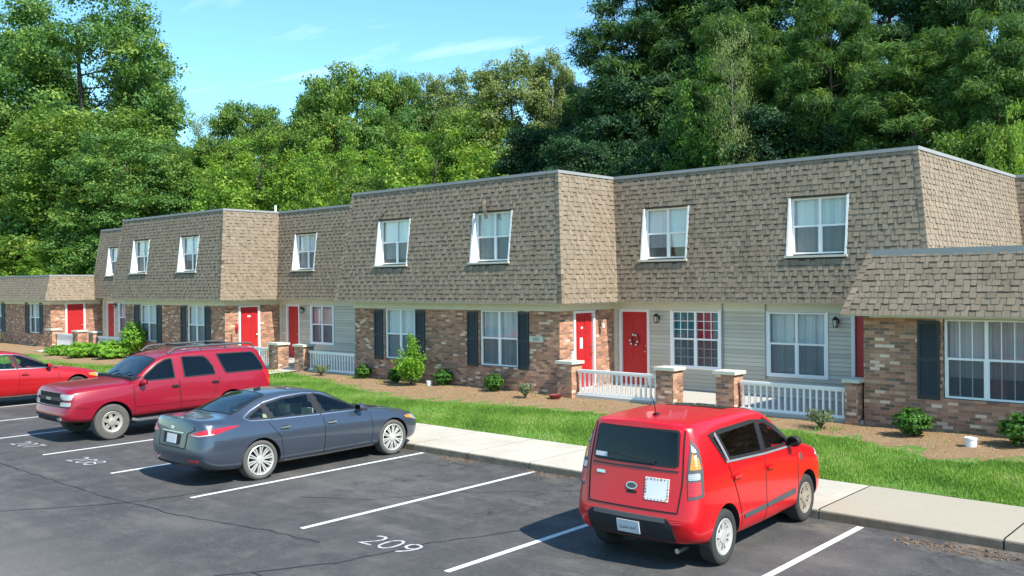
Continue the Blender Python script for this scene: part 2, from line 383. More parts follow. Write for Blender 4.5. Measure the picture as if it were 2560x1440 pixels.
mb = MB()   # the parking lot
mb.face([(-140, -60, 0), (60, -60, 0), (60, CURB, 0), (-140, CURB, 0)])
tag(add('parking_lot', mb, 'asphalt'), kind='structure')
mb = MB(); mb.face([(-900, -60, -.05), (-900, 1400, -.05), (900, 1400, -.05), (900, -60, -.05)][::-1])
tag(add('ground', mb, 'floor'), kind='structure')
mb = MB()   # sidewalk: kerb face, worn arris, slabs with joints
xs = [-90 + i * 1.5 for i in range(int(100 / 1.5))] ; xs = [x for x in xs if abs(x + 5.3) > .8] + [-5.3, 12]; xs.sort()
for a, b in zip(xs[:-1], xs[1:]):
    g = .006 if abs(a + 5.3) > .1 else .016
    pr = [(CURB, 0.0), (CURB + .006, .10), (CURB + .03, .128), (CURB + .06, .132), (WALK - .02, .136), (WALK, .128), (WALK, -.02)]
    for (y0, z0), (y1, z1) in zip(pr[:-1], pr[1:]):
        mb.face([(a + g, y0, z0), (b - g, y0, z0), (b - g, y1, z1), (a + g, y1, z1)])
    mb.face([(a - g, CURB + .02, .10), (a + g, CURB + .02, .10), (a + g, WALK, .118), (a - g, WALK, .118)])
    mb.face([(a - g, CURB + .012, 0), (a + g, CURB + .012, 0), (a + g, CURB + .02, .1), (a - g, CURB + .02, .1)])
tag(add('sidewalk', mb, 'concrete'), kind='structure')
def sheet(x0, x1, y0, y1, n, m, dz=0):
    mb = MB()
    X = [x0 + (x1 - x0) * i / n for i in range(n + 1)]; Y = [y0 + (y1 - y0) * j / m for j in range(m + 1)]
    for i in range(n):
        for j in range(m):
            mb.face([(X[a], Y[b], gz(X[a], Y[b]) + dz) for a, b in ((i, j), (i + 1, j), (i + 1, j + 1), (i, j + 1))])
    return mb
tag(add('lawn', sheet(-90, 14, WALK, 33, 150, 40), 'lawn', weld=True, smooth=180), kind='structure')
# edge of the planting bed (x, y) west to east: bed lies between this line and the building
BED = [(-70, 15.8), (-50, 15.9), (-46.5, 16.3), (-44, 16.6), (-42.5, 15.6), (-37, 15.8), (-33, 17.4), (-30, 18.6), (-28, 18.7), (-25.6, 18.15), (-22.7, 17.35), (-20.6, 16.75), (-18.7, 16.40), (-16.2, 16.78),
       (-14.6, 17.05), (-12.97, 17.3), (-10.6, 17.6), (-8.1, 17.6), (-6.9, 17.4), (-6.0, 16.95), (-5.2, 16.50), (-4.72, 16.35), (-4.35, 16.9), (-3.8, 17.1), (-2, 17.1), (6, 17.0)]
def bed_y(x):
    for (a, ya), (b, yb) in zip(BED[:-1], BED[1:]):
        if a <= x <= b:
            t = (x - a) / (b - a); t = t * t * (3 - 2 * t); return ya + (yb - ya) * t + .05 * sin(x * 5.1) + .04 * sin(x * 11.3)
    return 17.2
mb = MB(); n = 520
for i in range(n):
    a, b = -70 + 76 * i / n, -70 + 76 * (i + 1) / n
    for j in range(6):
        P = []
        for x, k in ((a, j), (b, j), (b, j + 1), (a, j + 1)):
            y = bed_y(x) + (21.9 - bed_y(x)) * k / 6; P.append((x, y, gz(x, y) + (.012 if k else -.01) + .01 * sin(x * 7 + y * 5)))
        mb.face(P)
tag(add('planting_bed', mb, 'mulch', weld=True, smooth=180), kind='structure')

# parking lines, stall numbers, sealed cracks
LX0, LW, LYN = -18.78, 2.816, 7.25
def line(x, y0, y1, w=.092, z=.004):
    mb = MB(); mb.face([(x - w / 2, y0, z), (x + w / 2, y0, z), (x + w / 2, y1, z), (x - w / 2, y1, z)]); return mb
for i in range(-6, 8):
    mb = line(LX0 + i * LW, LYN + random.uniform(-.05, .05), CURB - .05)
    tag(add('parking_line', mb, 'paint'), kind='structure')
def text_obj(name, body, size, loc, rot, mat, parent=None, sx=1.0, extrude=0.0, align='CENTER', bold=0.0):
    cu = bpy.data.curves.new(name, 'FONT'); cu.body = body; cu.size = size; cu.align_x = align; cu.align_y = 'CENTER'; cu.extrude = extrude; cu.offset = bold
    cu.materials.append(M[mat] if isinstance(mat, str) else mat)
    o = bpy.data.objects.new(name, cu); COL.objects.link(o)
    dg = bpy.context.evaluated_depsgraph_get(); dg.update(); me = bpy.data.meshes.new_from_object(o.evaluated_get(dg)); bpy.data.objects.remove(o); me.name = name
    o = bpy.data.objects.new(name, me); COL.objects.link(o); o.rotation_euler = rot; o.scale = (sx, 1, 1)
    ABS[o.name] = Vector(loc); o.location = Vector(loc) - (ABS[parent.name] if parent else Vector((0, 0, 0)))
    if parent: o.parent = parent
    return o
for k, (body, x, y) in enumerate([('209', -8.83, 7.50), ('208', -17.45, 7.45), ('207', -20.25, 7.45)]):
    o = text_obj('stall_number', body, .60, (x, y, .005), (0, 0, radians(3)), 'paint2', sx=1.02, bold=-.010); tag(o, kind='structure')
def ribbon(name, pts, w, z, mat, jitter=.03, seed=1):
    r = random.Random(seed); P = []
    for (a, b), (c, d) in zip(pts[:-1], pts[1:]):
        L = sqrt((c - a) ** 2 + (d - b) ** 2); n = max(2, int(L / .18))
        for i in range(n): P.append((a + (c - a) * i / n + r.uniform(-jitter, jitter), b + (d - b) * i / n + r.uniform(-jitter, jitter)))
    P.append(pts[-1]); mb = MB(); prev = None
    for i, (x, y) in enumerate(P):
        q = P[min(i + 1, len(P) - 1)]; p = P[max(i - 1, 0)]; dx, dy = q[0] - p[0], q[1] - p[1]; l = sqrt(dx * dx + dy * dy) or 1
        ww = w * r.uniform(.35, 1.1) / 2; e = ((x - dy / l * ww, y + dx / l * ww, z), (x + dy / l * ww, y - dx / l * ww, z))
        if prev: mb.face([prev[1], e[1], e[0], prev[0]])
        prev = e
    o = add(name, mb, mat); tag(o, kind='structure'); return o
ribbon('sealed_crack', [(-24, 6.3), (-20, 6.35), (-16.8, 6.35), (-14.3, 6.38), (-12.3, 6.55), (-10.6, 6.9), (-9.6, 7.0)], .03, .0035, 'crack', seed=1)
ribbon('sealed_crack', [(-16.2, 3.9), (-14.6, 4.9), (-13.9, 5.9), (-13.55, 6.6), (-13.3, 7.8)], .035, .0042, 'crack', seed=2)
ribbon('sealed_crack', [(-9.6, 4.9), (-9.2, 5.8), (-8.75, 6.6), (-8.5, 7.9), (-7.9, 9.3)], .03, .0042, 'crack', seed=3)
ribbon('sealed_crack', [(-9.2, 5.8), (-8.6, 5.75), (-8.0, 5.6)], .055, .0036, 'crack', seed=4)
ribbon('sealed_crack', [(-16.6, 8.6), (-15.9, 9.4), (-15.2, 9.3)], .02, .0045, 'crack', seed=5)
ribbon('sealed_crack', [(-11.9, 8.3), (-10.9, 8.9), (-10.4, 9.9), (-9.3, 10.9)], .018, .0045, 'crack', seed=6)
ribbon('sealed_crack', [(-12, -2), (-9.6, 4.9)], .03, .0046, 'crack', seed=7)

# grass blades and straw: uncountable ground cover
def blades(name, n, box, keep, h, w, cols, label, seed, lean=.5, zoff=0.0, flat=False, maxd=60):
    r = np.random.default_rng(seed); x0, x1, y0, y1 = box
    X = r.uniform(x0, x1, n * 3); Y = r.uniform(y0, y1, n * 3)
    k = np.array([keep(a, b) for a, b in zip(X, Y)]); X, Y = X[k][:n], Y[k][:n]; n = len(X)
    Z = np.array([gz(a, b) for a, b in zip(X, Y)]) + zoff
    ang = r.uniform(0, 2 * pi, n); H = h * r.uniform(.5, 1.3, n); Wd = w * r.uniform(.7, 1.4, n)
    la = r.uniform(0, 2 * pi, n); ln = lean * r.uniform(.2, 1, n) * H
    V = np.zeros((n, 3, 3), np.float32)
    dx, dy = np.cos(ang) * Wd / 2, np.sin(ang) * Wd / 2
    V[:, 0] = np.stack([X - dx, Y - dy, Z], 1); V[:, 1] = np.stack([X + dx, Y + dy, Z], 1)
    if flat: V[:, 2] = np.stack([X + np.cos(la) * H, Y + np.sin(la) * H, Z + r.uniform(0, .03, n)], 1)
    else: V[:, 2] = np.stack([X + np.cos(la) * ln, Y + np.sin(la) * ln, Z + H], 1)
    me = bpy.data.meshes.new(name); me.vertices.add(3 * n); me.vertices.foreach_set('co', V.ravel())
    me.loops.add(3 * n); me.loops.foreach_set('vertex_index', np.arange(3 * n, dtype=np.int32))
    me.polygons.add(n); me.polygons.foreach_set('loop_start', np.arange(0, 3 * n, 3, dtype=np.int32)); me.polygons.foreach_set('loop_total', np.full(n, 3, np.int32))
    me.update(calc_edges=True)
    a = me.attributes.new('shade', 'FLOAT', 'FACE'); a.data.foreach_set('value', np.clip(r.uniform(0, 1, n) * .70 + .13 + .15 * np.sin(X * 1.9 + 2 * np.sin(Y * 1.3)) + .10 * np.sin(Y * 3.1 - X * .7) + .07 * np.sin(X * 7 + Y * 5), 0, 1).astype(np.float32))
    me.materials.append(cols); o = bpy.data.objects.new(name, me); COL.objects.link(o); ABS[o.name] = Vector((0, 0, 0))
    return tag(o, label, kind='stuff')
def leafy(name, stops, trans=.35, rough=.6, hue_scale=.25):
    t = NT(name); a = t.add('Attribute', attribute_name='shade').outputs['Fac']
    c = t.ramp(a, stops)
    d = t.add('BsdfPrincipled'); t.put(d.inputs['Base Color'], c); d.inputs['Roughness'].default_value = rough; d.inputs['Specular IOR Level'].default_value = .3
    tr = t.add('BsdfTranslucent'); t.put(tr.inputs[0], t.mix(1.0, c, (1.25, 1.15, .45), 'MULTIPLY'))
    mx = t.add('MixShader'); mx.inputs[0].default_value = trans; t.l.new(d.outputs[0], mx.inputs[1]); t.l.new(tr.outputs[0], mx.inputs[2]); t.l.new(mx.outputs[0], t.out.inputs[0]); return t.m
M['blade'] = leafy('grass_blade', [(0, (.08, .18, .025)), (.45, (.185, .34, .05)), (.85, (.32, .47, .10)), (1, (.45, .48, .22))], .35)
M['litter'] = simple('dead_leaves', (.20, .125, .07), .9, var=.5, scale=40)
M['straw'] = simple('pine_straw', (.46, .31, .17), .9, var=.45, scale=30)
patch = lambda x, y: (sin(x * 1.7 + 2 * sin(y * .9)) + sin(y * 2.3 - x * .8) + random.random() * 2.2) > -.15
blades('grass', 225000, (-26, 7, WALK + .01, 18.2), lambda x, y: y < bed_y(x) + random.uniform(-.12, .05) and patch(x, y), .052, .016, M['blade'], 'short green lawn grass between the sidewalk and the planting beds', 3)
blades('far_grass', 40000, (-60, -26, WALK, 18.6), lambda x, y: y < bed_y(x), .08, .03, M['blade'], 'lawn grass in front of the far left units', 4)
blades('pine_straw', 78000, (-26, 6, 16.3, 21.7), lambda x, y: y > bed_y(x) + .02 and not (-15.6 < x < -7.2 and y > YM), .10, .008, M['straw'], 'tan pine straw mulch strewn over the planting bed', 5, zoff=.015, flat=True)
_gz = gz
gz = lambda x, y: .004
blades('leaf_litter', 700, (-4.6, -2.2, 11.0, CURB), lambda x, y: ((x + 3.35) ** 2 / .7 + (y - 11.75) ** 2 / .06) < random.uniform(.2, 1.3), .06, .025, M['litter'], 'brown leaf litter washed against the kerb at the lower right', 61, flat=True)
blades('leaf_litter', 900, (-14.5, -9.5, 11.3, CURB), lambda x, y: (CURB - y) < random.uniform(0, .5) * (.4 + .6 * sin(x * 3)), .05, .02, M['litter'], 'brown leaf litter along the kerb beside the slate sedan', 62, flat=True)
gz = _gz
blades('weeds', 3500, (-26, -2.6, 16.3, 19.1), lambda x, y: y > bed_y(x) + .02 and (sin(x * 3.1) + sin(y * 5 + x)) > .9 and (x > -12.6 and x < -7.4 or x < -22 or random.random() < .12), .11, .018, M['blade'], 'patchy low weeds growing through the straw bed', 6, zoff=.01)
# ------------------------------------------------------------------ the building
ZE, ZT = 2.70, 6.24        # two-storey eave and top of the mansard
ZE1, ZT1 = 2.53, 3.83      # single-storey ones
main = tag(root_world('apartment_building', (-27.9, 21.8, .1)), 'long two-storey brick apartment row with brown shingled mansard upper floor', 'building')
lowL = tag(root_world('single_storey_building', (-55, 21.8, .1)), 'single-storey brick wing with low shingled mansard at the far left end', 'building')
lowR = tag(root_world('single_storey_building', (-2, 21.8, .1)), 'single-storey brick wing with wide window and dark shutter at the right edge', 'building')

def slots(rects, z0, z1, a, b):
    """intervals of [a,b] left over at heights z0..z1 after removing holes"""
    out = [(a, b)]
    for (hx0, hx1, hz0, hz1) in rects:
        if z1 > hz0 + 1e-4 and z0 < hz1 - 1e-4:
            nx = []
            for (p, q) in out:
                if hx1 <= p or hx0 >= q: nx.append((p, q)); continue
                if hx0 > p: nx.append((p, hx0))
                if hx1 < q: nx.append((hx1, q))
            out = nx
    return out
def wall_grid(mb, P, u0, u1, v0, v1, holes, depth=0.0, D=None, back=False):
    """wall panel in the frame P(u,v)->xyz with rectangular holes; reveals go along D"""
    us = sorted(set([u0, u1] + [h for r in holes for h in r[:2] if u0 < h < u1])); vs = sorted(set([v0, v1] + [h for r in holes for h in r[2:] if v0 < h < v1]))
    for a, b in zip(us[:-1], us[1:]):
        for c, d in zip(vs[:-1], vs[1:]):
            mu, mv = (a + b) / 2, (c + d) / 2
            if any(h[0] < mu < h[1] and h[2] < mv < h[3] for h in holes): continue
            mb.face([P(a, c), P(b, c), P(b, d), P(a, d)], uv=[(a, c), (b, c), (b, d), (a, d)])
    if depth and D is not None:
        for (a, b, c, d) in holes:
            c = max(c, v0); d = min(d, v1)
            for (p, q) in (((a, c), (a, d)), ((b, d), (b, c)), ((a, d), (b, d)), ((b, c), (a, c))):
                A, B = Vector(P(*p)), Vector(P(*q)); uvd = depth
                mb.face([A, B, B + D * depth, A + D * depth], uv=[(p[0] + p[1], p[1] + p[0]), (q[0] + q[1], q[1] + q[0]), (q[0] + q[1], q[1] + q[0] + uvd), (p[0] + p[1], p[1] + p[0] + uvd)])

def brick_wall(parent, axis, c, a, b, z0, z1, holes=(), face=-1, mat='brick'):
    """axis 'x': wall running along X at y=c facing -Y; axis 'y': along Y at x=c facing +X (face=+1) or -X (face=-1)"""
    mb = MB()
    if axis == 'x': wall_grid(mb, lambda u, v: (u, c, v), a, b, z0, z1, list(holes), .09, Vector((0, 1, 0)))
    elif face > 0: wall_grid(mb, lambda u, v: (c, u, v), a, b, z0, z1, list(holes), .09, Vector((-1, 0, 0)))
    else: wall_grid(mb, lambda u, v: (c, -u, v), -b, -a, z0, z1, list(holes), .09, Vector((1, 0, 0)))
    return add('brick_wall', mb, mat, parent)

def siding_wall(parent, a, b, z0, z1, holes, y, lap=.105):
    mb = MB(); rnd = random.Random(int(abs(a) * 10)); z = z0
    while z < z1 - .01:
        zt = min(z + lap, z1)
        for (p, q) in slots(holes, z, zt, a, b):
            s = rnd.uniform(.3, .7)
            mb.face([(p, y - .022, z), (q, y - .022, z), (q, y - .002, zt), (p, y - .002, zt)], uv=[(p, z), (q, z), (q, zt), (p, zt)], sh=s)
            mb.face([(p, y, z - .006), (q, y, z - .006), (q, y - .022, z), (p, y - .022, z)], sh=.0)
            mb.face([(p, y - .004, z - .010), (q, y - .004, z - .010), (q, y - .004, z), (p, y - .004, z)], sh=.0)  # underside and strip coloured dark to paint the lap's shadow line
        z = zt
    wall_grid(mb, lambda u, v: (u, y + .004, v), a, b, z0, z1, list(holes), .05, Vector((0, 1, 0)))
    return add('siding_wall', mb, 'siding', parent)

def shingle_plane(parent, T0, T1, B0, B1, holes=(), seed=1, row=.130, name='mansard_roof'):
    """sloped panel T0-T1 (top edge) to B0-B1 (eave); real overlapping tabs; holes in (u along T0->T1, z)"""
    T0, T1, B0, B1 = map(Vector, (T0, T1, B0, B1)); ud = (T1 - T0).normalized(); nrm = ud.cross(Vector((0, 0, 1))); 
    L = (T1 - T0).length; zt, zb = T0.z, B0.z; rn = random.Random(seed)
    run = (B0 - T0).dot(nrm)
    def P(u, z, o=0.0):
        f = (zt - z) / (zt - zb); return T0 + ud * u + nrm * (run * f + o) + Vector((0, 0, z - zt))
    e0 = (B0 - T0).dot(ud); e1 = (B1 - T1).dot(ud)
    mb = MB(); us = [0.0]
    # backing sheet (clipped at the hips)
    zs = sorted(set([zb, zt] + [z for h in holes for z in h[2:]]))
    for za, zc in zip(zs[:-1], zs[1:]):
        lo = lambda z: e0 * (zt - z) / (zt - zb); hi = lambda z: L + e1 * (zt - z) / (zt - zb)
        segs = slots(holes, za, zc, -99, 999)
        for (p, q) in segs:
            f = lambda z: (max(p, lo(z)), min(q, hi(z)))
            mb.face([P(f(za)[0], za), P(f(za)[1], za), P(f(zc)[1], zc), P(f(zc)[0], zc)], sh=.05, mi=1)
    sl = sqrt(run * run + (zt - zb) ** 2) / (zt - zb); n = int(round((zt - zb) * sl / row)); k = 0
    for i in range(n):
        z0, z1 = zb + (zt - zb) * i / n, zb + (zt - zb) * (i + 1) / n; zm = (z0 + z1) / 2
        a, b = e0 * (zt - zm) / (zt - zb), L + e1 * (zt - zm) / (zt - zb)
        for (p, q) in slots(holes, z0, z1, a, b):
            u = p - rn.uniform(0, .3); tone = rn.uniform(-.03, .03); lam = False
            while u < q:
                w = rn.choice((.10, .12, .135, .15, .17)); lam = (not lam) if rn.random() < .86 else lam
                ua, ub = max(u, p), min(u + w - (.006 if lam else 0.002), q); u += w
                if ub - ua < .015: continue
                o0 = (.020 if lam else .011) + rn.uniform(-.002, .003); o1 = .003 if not lam else .010
                z0j = z0 - (.006 if lam else 0) + rn.uniform(-.004, .003)
                s = min(1, max(0, (rn.gauss(.56, .075) if lam else rn.gauss(.53, .075)) + tone)); vv = lambda z: (z - zb) * sl
                A, Bq, Cc, D = P(ua, z0j, o0), P(ub, z0j, o0), P(ub, z1, o1), P(ua, z1, o1)
                ru = rn.uniform(0, 1) * 0
                mb.face([A, Bq, Cc, D], uv=[(ua + seed * 7, vv(z0j)), (ub + seed * 7, vv(z0j)), (ub + seed * 7, vv(z1)), (ua + seed * 7, vv(z1))], sh=s)
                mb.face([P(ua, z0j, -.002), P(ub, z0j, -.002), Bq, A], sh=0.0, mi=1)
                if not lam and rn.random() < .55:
                    zs_ = z1 - .028 * rn.uniform(.7, 1.3); mb.face([P(ua, zs_, o1 + .006), P(ub, zs_, o1 + .006), P(ub, z1, o1 + .003), P(ua, z1, o1 + .003)], sh=0.0)  # dark strip painted as shade under the row above, plus printed band
                if lam:
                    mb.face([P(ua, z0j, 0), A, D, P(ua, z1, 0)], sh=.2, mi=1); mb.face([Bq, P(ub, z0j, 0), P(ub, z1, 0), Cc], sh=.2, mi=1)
    return add(name, mb, ['shingle', 'shingle_back'], parent), P

def hip_cap(parent, T, B, n0, n1, seed=3):
    """bent cap shingles down an outside corner"""
    T, B = Vector(T), Vector(B); n0, n1 = Vector(n0), Vector(n1); mb = MB(); rn = random.Random(seed); L = (T - B).length; k = int(L / .15); d = (T - B) / k
    a0 = Vector((0, 0, 1)).cross(n0); a1 = n1.cross(Vector((0, 0, 1)))
    for i in range(k):
        p = B + d * i; q = p + d * 1.05; s = rn.gauss(.5, .13); off = (n0 + n1).normalized()
        A = p + off * .055; Bq = q + off * .034; w = .13
        e0, f0 = A - a0 * w - n0 * .012, Bq - a0 * w - n0 * .012
        e1, f1 = A - a1 * w - n1 * .012, Bq - a1 * w - n1 * .012
        mb.face([e0, A, Bq, f0], sh=s); mb.face([A, e1, f1, Bq], sh=s)
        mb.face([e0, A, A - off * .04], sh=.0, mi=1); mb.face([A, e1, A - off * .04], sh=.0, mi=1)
    return add('hip_shingles', mb, ['shingle', 'shingle_back'], parent)

def offset_path(path, d):
    """mitred outward offset (path runs so that outside is on its right-hand side)"""
    out = []
    for i, p in enumerate(path):
        ns = []
        for a, b in ((i - 1, i), (i, i + 1)):
            if a < 0 or b >= len(path): continue
            e = (Vector(path[b]) - Vector(path[a])).normalized(); ns.append(Vector((e.y, -e.x)))
        if len(ns) == 1: o = ns[0] * d
        else: o = (ns[0] + ns[1]) * d / (1 + ns[0].dot(ns[1]))
        out.append((p[0] + o.x, p[1] + o.y))
    return out

def mansard(parent, path, zt, zb, holes, seed, flash='flash', trim=.05):
    bot = offset_path(path, OV)
    for i in range(len(path) - 1):
        a, b = path[i], path[i + 1]; hs = holes.get(i, [])
        ud = (Vector(b) - Vector(a)).normalized(); x0 = a[0] if abs(ud.x) > .5 else a[1]
        hs = [(h[0] - x0, h[1] - x0, h[2], h[3]) for h in hs]
        shingle_plane(parent, (*a, zt), (*b, zt), (*bot[i], zb), (*bot[i + 1], zb), hs, seed + i)
    for i in range(1, len(path) - 1):
        e0 = (Vector(path[i]) - Vector(path[i - 1])).normalized(); e1 = (Vector(path[i + 1]) - Vector(path[i])).normalized()
        n0, n1 = Vector((e0.y, -e0.x, 0)), Vector((e1.y, -e1.x, 0))
        if e0.x * e1.y - e0.y * e1.x > 0:   # outside corner
            hip_cap(parent, (*path[i], zt), (*bot[i], zb), n0, n1, seed + i)
    # metal edge along the top
    o1, o0 = offset_path(path, .045), offset_path(path, -.10); mb = MB()
    for i in range(len(path) - 1):
        A, B, C, D = path[i], path[i + 1], o1[i + 1], o1[i]
        mb.face([(*o1[i], zt - trim), (*o1[i + 1], zt - trim), (*o1[i + 1], zt + .03), (*o1[i], zt + .03)])
        mb.face([(*o1[i], zt + .03), (*o1[i + 1], zt + .03), (*o0[i + 1], zt + .03), (*o0[i], zt + .03)])
        mb.face([(*o1[i], zt - trim), (*o1[i + 1], zt - trim), (*path[i + 1], zt - trim), (*path[i], zt - trim)][::-1])
        mb.face([(*o0[i + 1], zt + .03), (*o0[i + 1], zt - .1), (*o0[i], zt - .1), (*o0[i], zt + .03)])
    add('roof_edge', mb, flash, parent)
    # soffit and frieze board under the eave
    mb = MB(); bi = offset_path(path, OV - .012); w2 = offset_path(path, .03)
    for i in range(len(path) - 1):
        mb.face([(*path[i], zb - .004), (*path[i + 1], zb - .004), (*bi[i + 1], zb - .004), (*bi[i], zb - .004)])
        mb.face([(*bi[i], zb - .03), (*bi[i + 1], zb - .03), (*bi[i + 1], zb + .03), (*bi[i], zb + .03)])
        mb.face([(*bi[i + 1], zb - .03), (*bi[i], zb - .03), (*path[i], zb - .03 + .0), (*path[i + 1], zb - .03 + .0)][::-1])
    add('soffit', mb, 'soffit', parent)
    mb = MB(); h = .225 if zb > 2.6 else .075
    for i in range(len(path) - 1):
        mb.face([(*w2[i], zb - h), (*w2[i + 1], zb - h), (*w2[i + 1], zb - .034), (*w2[i], zb - .034)])
        mb.face([(*path[i], zb - h), (*path[i + 1], zb - h), (*w2[i + 1], zb - h), (*w2[i], zb - h)])
    add('frieze_board', mb, 'trim_cream', parent)
    return bot

def window(parent, x0, x1, z0, z1, y, curtain='blind', cols=2, muntins=(0, 0), screen=True, curt2=None, gap=0, sash=True, frame='white2', screen_cols=(0, 1), fw=.045):
    """double-hung window facing -Y; frame with glass, curtain and screen as its own pieces"""
    mb = MB(); d0, d1 = y - .012, y + .055
    mb.box(x0, x0 + fw, d0, d1, z0, z1); mb.box(x1 - fw, x1, d0, d1, z0, z1)
    mb.box(x0 + fw, x1 - fw, d0 + .002, d1, z0, z0 + fw * .9); mb.box(x0 + fw, x1 - fw, d0 + .002, d1, z1 - fw * .8, z1)
    zm = (z0 + z1) / 2; W = (x1 - x0) / cols
    for i in range(1, cols): mb.box(x0 + W * i - .032, x0 + W * i + .032, d0 + .004, d1, z0 + fw * .9, z1 - fw * .8)
    for i in range(cols):
        a, b = x0 + W * i + (fw if i == 0 else .032), x0 + W * (i + 1) - (fw if i == cols - 1 else .032)
        mb.box(a, b, d0 + .012, d1 - .01, zm - .022, zm + .022)
        mb.box(a, a + .02, d0 + .014, d1 - .012, z0 + fw * .9, zm - .022); mb.box(b - .02, b, d0 + .014, d1 - .012, z0 + fw * .9, zm - .022)
        for (s0, s1) in ((z0 + fw * .9, zm - .022), (zm + .022, z1 - fw * .8)):
            for k in range(1, muntins[0] + 1):
                xx = a + (b - a) * k / (muntins[0] + 1); mb.box(xx - .009, xx + .009, d0 + .03, d0 + .045, s0, s1)
            for k in range(1, muntins[1] + 1):
                z_ = s0 + (s1 - s0) * k / (muntins[1] + 1); mb.box(a, b, d0 + .031, d0 + .044, z_ - .008, z_ + .008)
    w = add('window', mb, frame, parent)
    g = MB(); g.face([(x0 + .01, y + .035, z0 + .01), (x1 - .01, y + .035, z0 + .01), (x1 - .01, y + .035, z1 - .01), (x0 + .01, y + .035, z1 - .01)]); add('glass_pane', g, 'glass', w)
    c = MB(); n = 26; cw = []
    def cur(a, b, zb_, zt_, mat, yy=y + .12):
        c = MB(); m = max(4, int((b - a) / .045))
        for i in range(m):
            p, q = a + (b - a) * i / m, a + (b - a) * (i + 1) / m; f = lambda x: yy + .014 * sin(x * 70)
            c.face([(p, f(p), zb_), (q, f(q), zb_), (q, f(q), zt_), (p, f(p), zt_)], uv=[(p, zb_), (q, zb_), (q, zt_), (p, zt_)])
        return add('curtain', c, mat, w)
    if isinstance(curtain, str): curtain = [(0, 1, curtain)]
    for a, b, m in curtain: cur(x0 + (x1 - x0) * a, x0 + (x1 - x0) * b, z0 + (z1 - z0) * (gap if isinstance(gap, (int, float)) else gap), z1 - .02, m)
    if gap == .26: cur(x0 + (x1 - x0) * .52, x0 + (x1 - x0) * .68, z0, z0 + (z1 - z0) * .28, 'redc', y + .3)
    if screen:
        s = MB()
        for i in screen_cols:
            if i < cols: s.face([(x0 + W * i + .03, y + .012, z0 + .03), (x0 + W * (i + 1) - .03, y + .012, z0 + .03), (x0 + W * (i + 1) - .03, y + .012, zm - .02), (x0 + W * i + .03, y + .012, zm - .02)])
        add('insect_screen', s, 'screen', w)
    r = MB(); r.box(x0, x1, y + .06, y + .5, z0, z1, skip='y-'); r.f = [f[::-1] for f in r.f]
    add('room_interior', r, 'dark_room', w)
    return w

def upper_window(parent, x0, x1, z0, z1, y, **kw):
    """window set upright into the sloping mansard, with wedge jambs and a sill"""
    sl = lambda z: OV * (ZT - z) / (ZT - ZE)
    w = window(parent, x0 + .02, x1 - .02, z0 + .05, z1, y - .02, **kw)
    for xa, xb in ((x0 - .02, x0 + .03), (x1 - .03, x1 + .02)):
        mb = MB()
        lo = [(xa, y + .03, z0), (xb, y + .03, z0), (xb, y - sl(z0) - .02, z0), (xa, y - sl(z0) - .02, z0)]
        hi = [(xa, y + .03, z1 + .02), (xb, y + .03, z1 + .02), (xb, y - sl(z1) - .02, z1 + .02), (xa, y - sl(z1) - .02, z1 + .02)]
        for i in range(4): j = (i + 1) % 4; mb.face([lo[i], lo[j], hi[j], hi[i]])
        mb.face(hi); mb.face(lo[::-1]); add('window_jamb', mb, 'white', w, weld=True)
    mb = MB(); mb.box(x0 - .05, x1 + .05, y - sl(z0) - .07, y + .03, z0 - .045, z0 + .012); add('window_sill', mb, 'cap', w)
    mb = MB(); mb.box(x0 - .02, x1 + .02, y - sl(z1) + .01, y + .03, z1 + .002, z1 + .012); add('window_head', mb, 'trim_cream', w)
    return w

def shutter(parent, x0, x1, z0, z1, y):
    mb = MB(); t = .05; mb.box(x0, x0 + t, y - .035, y - .002, z0, z1); mb.box(x1 - t, x1, y - .035, y - .002, z0, z1)
    for a, b in ((z0, z0 + .08), (z1 - .08, z1), ((z0 + z1) / 2 - .04, (z0 + z1) / 2 + .04)): mb.box(x0 + t, x1 - t, y - .034, y - .002, a, b)
    for s0, s1 in ((z0 + .08, (z0 + z1) / 2 - .04), ((z0 + z1) / 2 + .04, z1 - .08)):
        n = int((s1 - s0) / .05)
        for i in range(n):
            z = s0 + (s1 - s0) * i / n; h = (s1 - s0) / n
            mb.face([(x0 + t, y - .028, z), (x1 - t, y - .028, z), (x1 - t, y - .008, z + h), (x0 + t, y - .008, z + h)])
    return add('shutter', mb, 'shutter', parent)

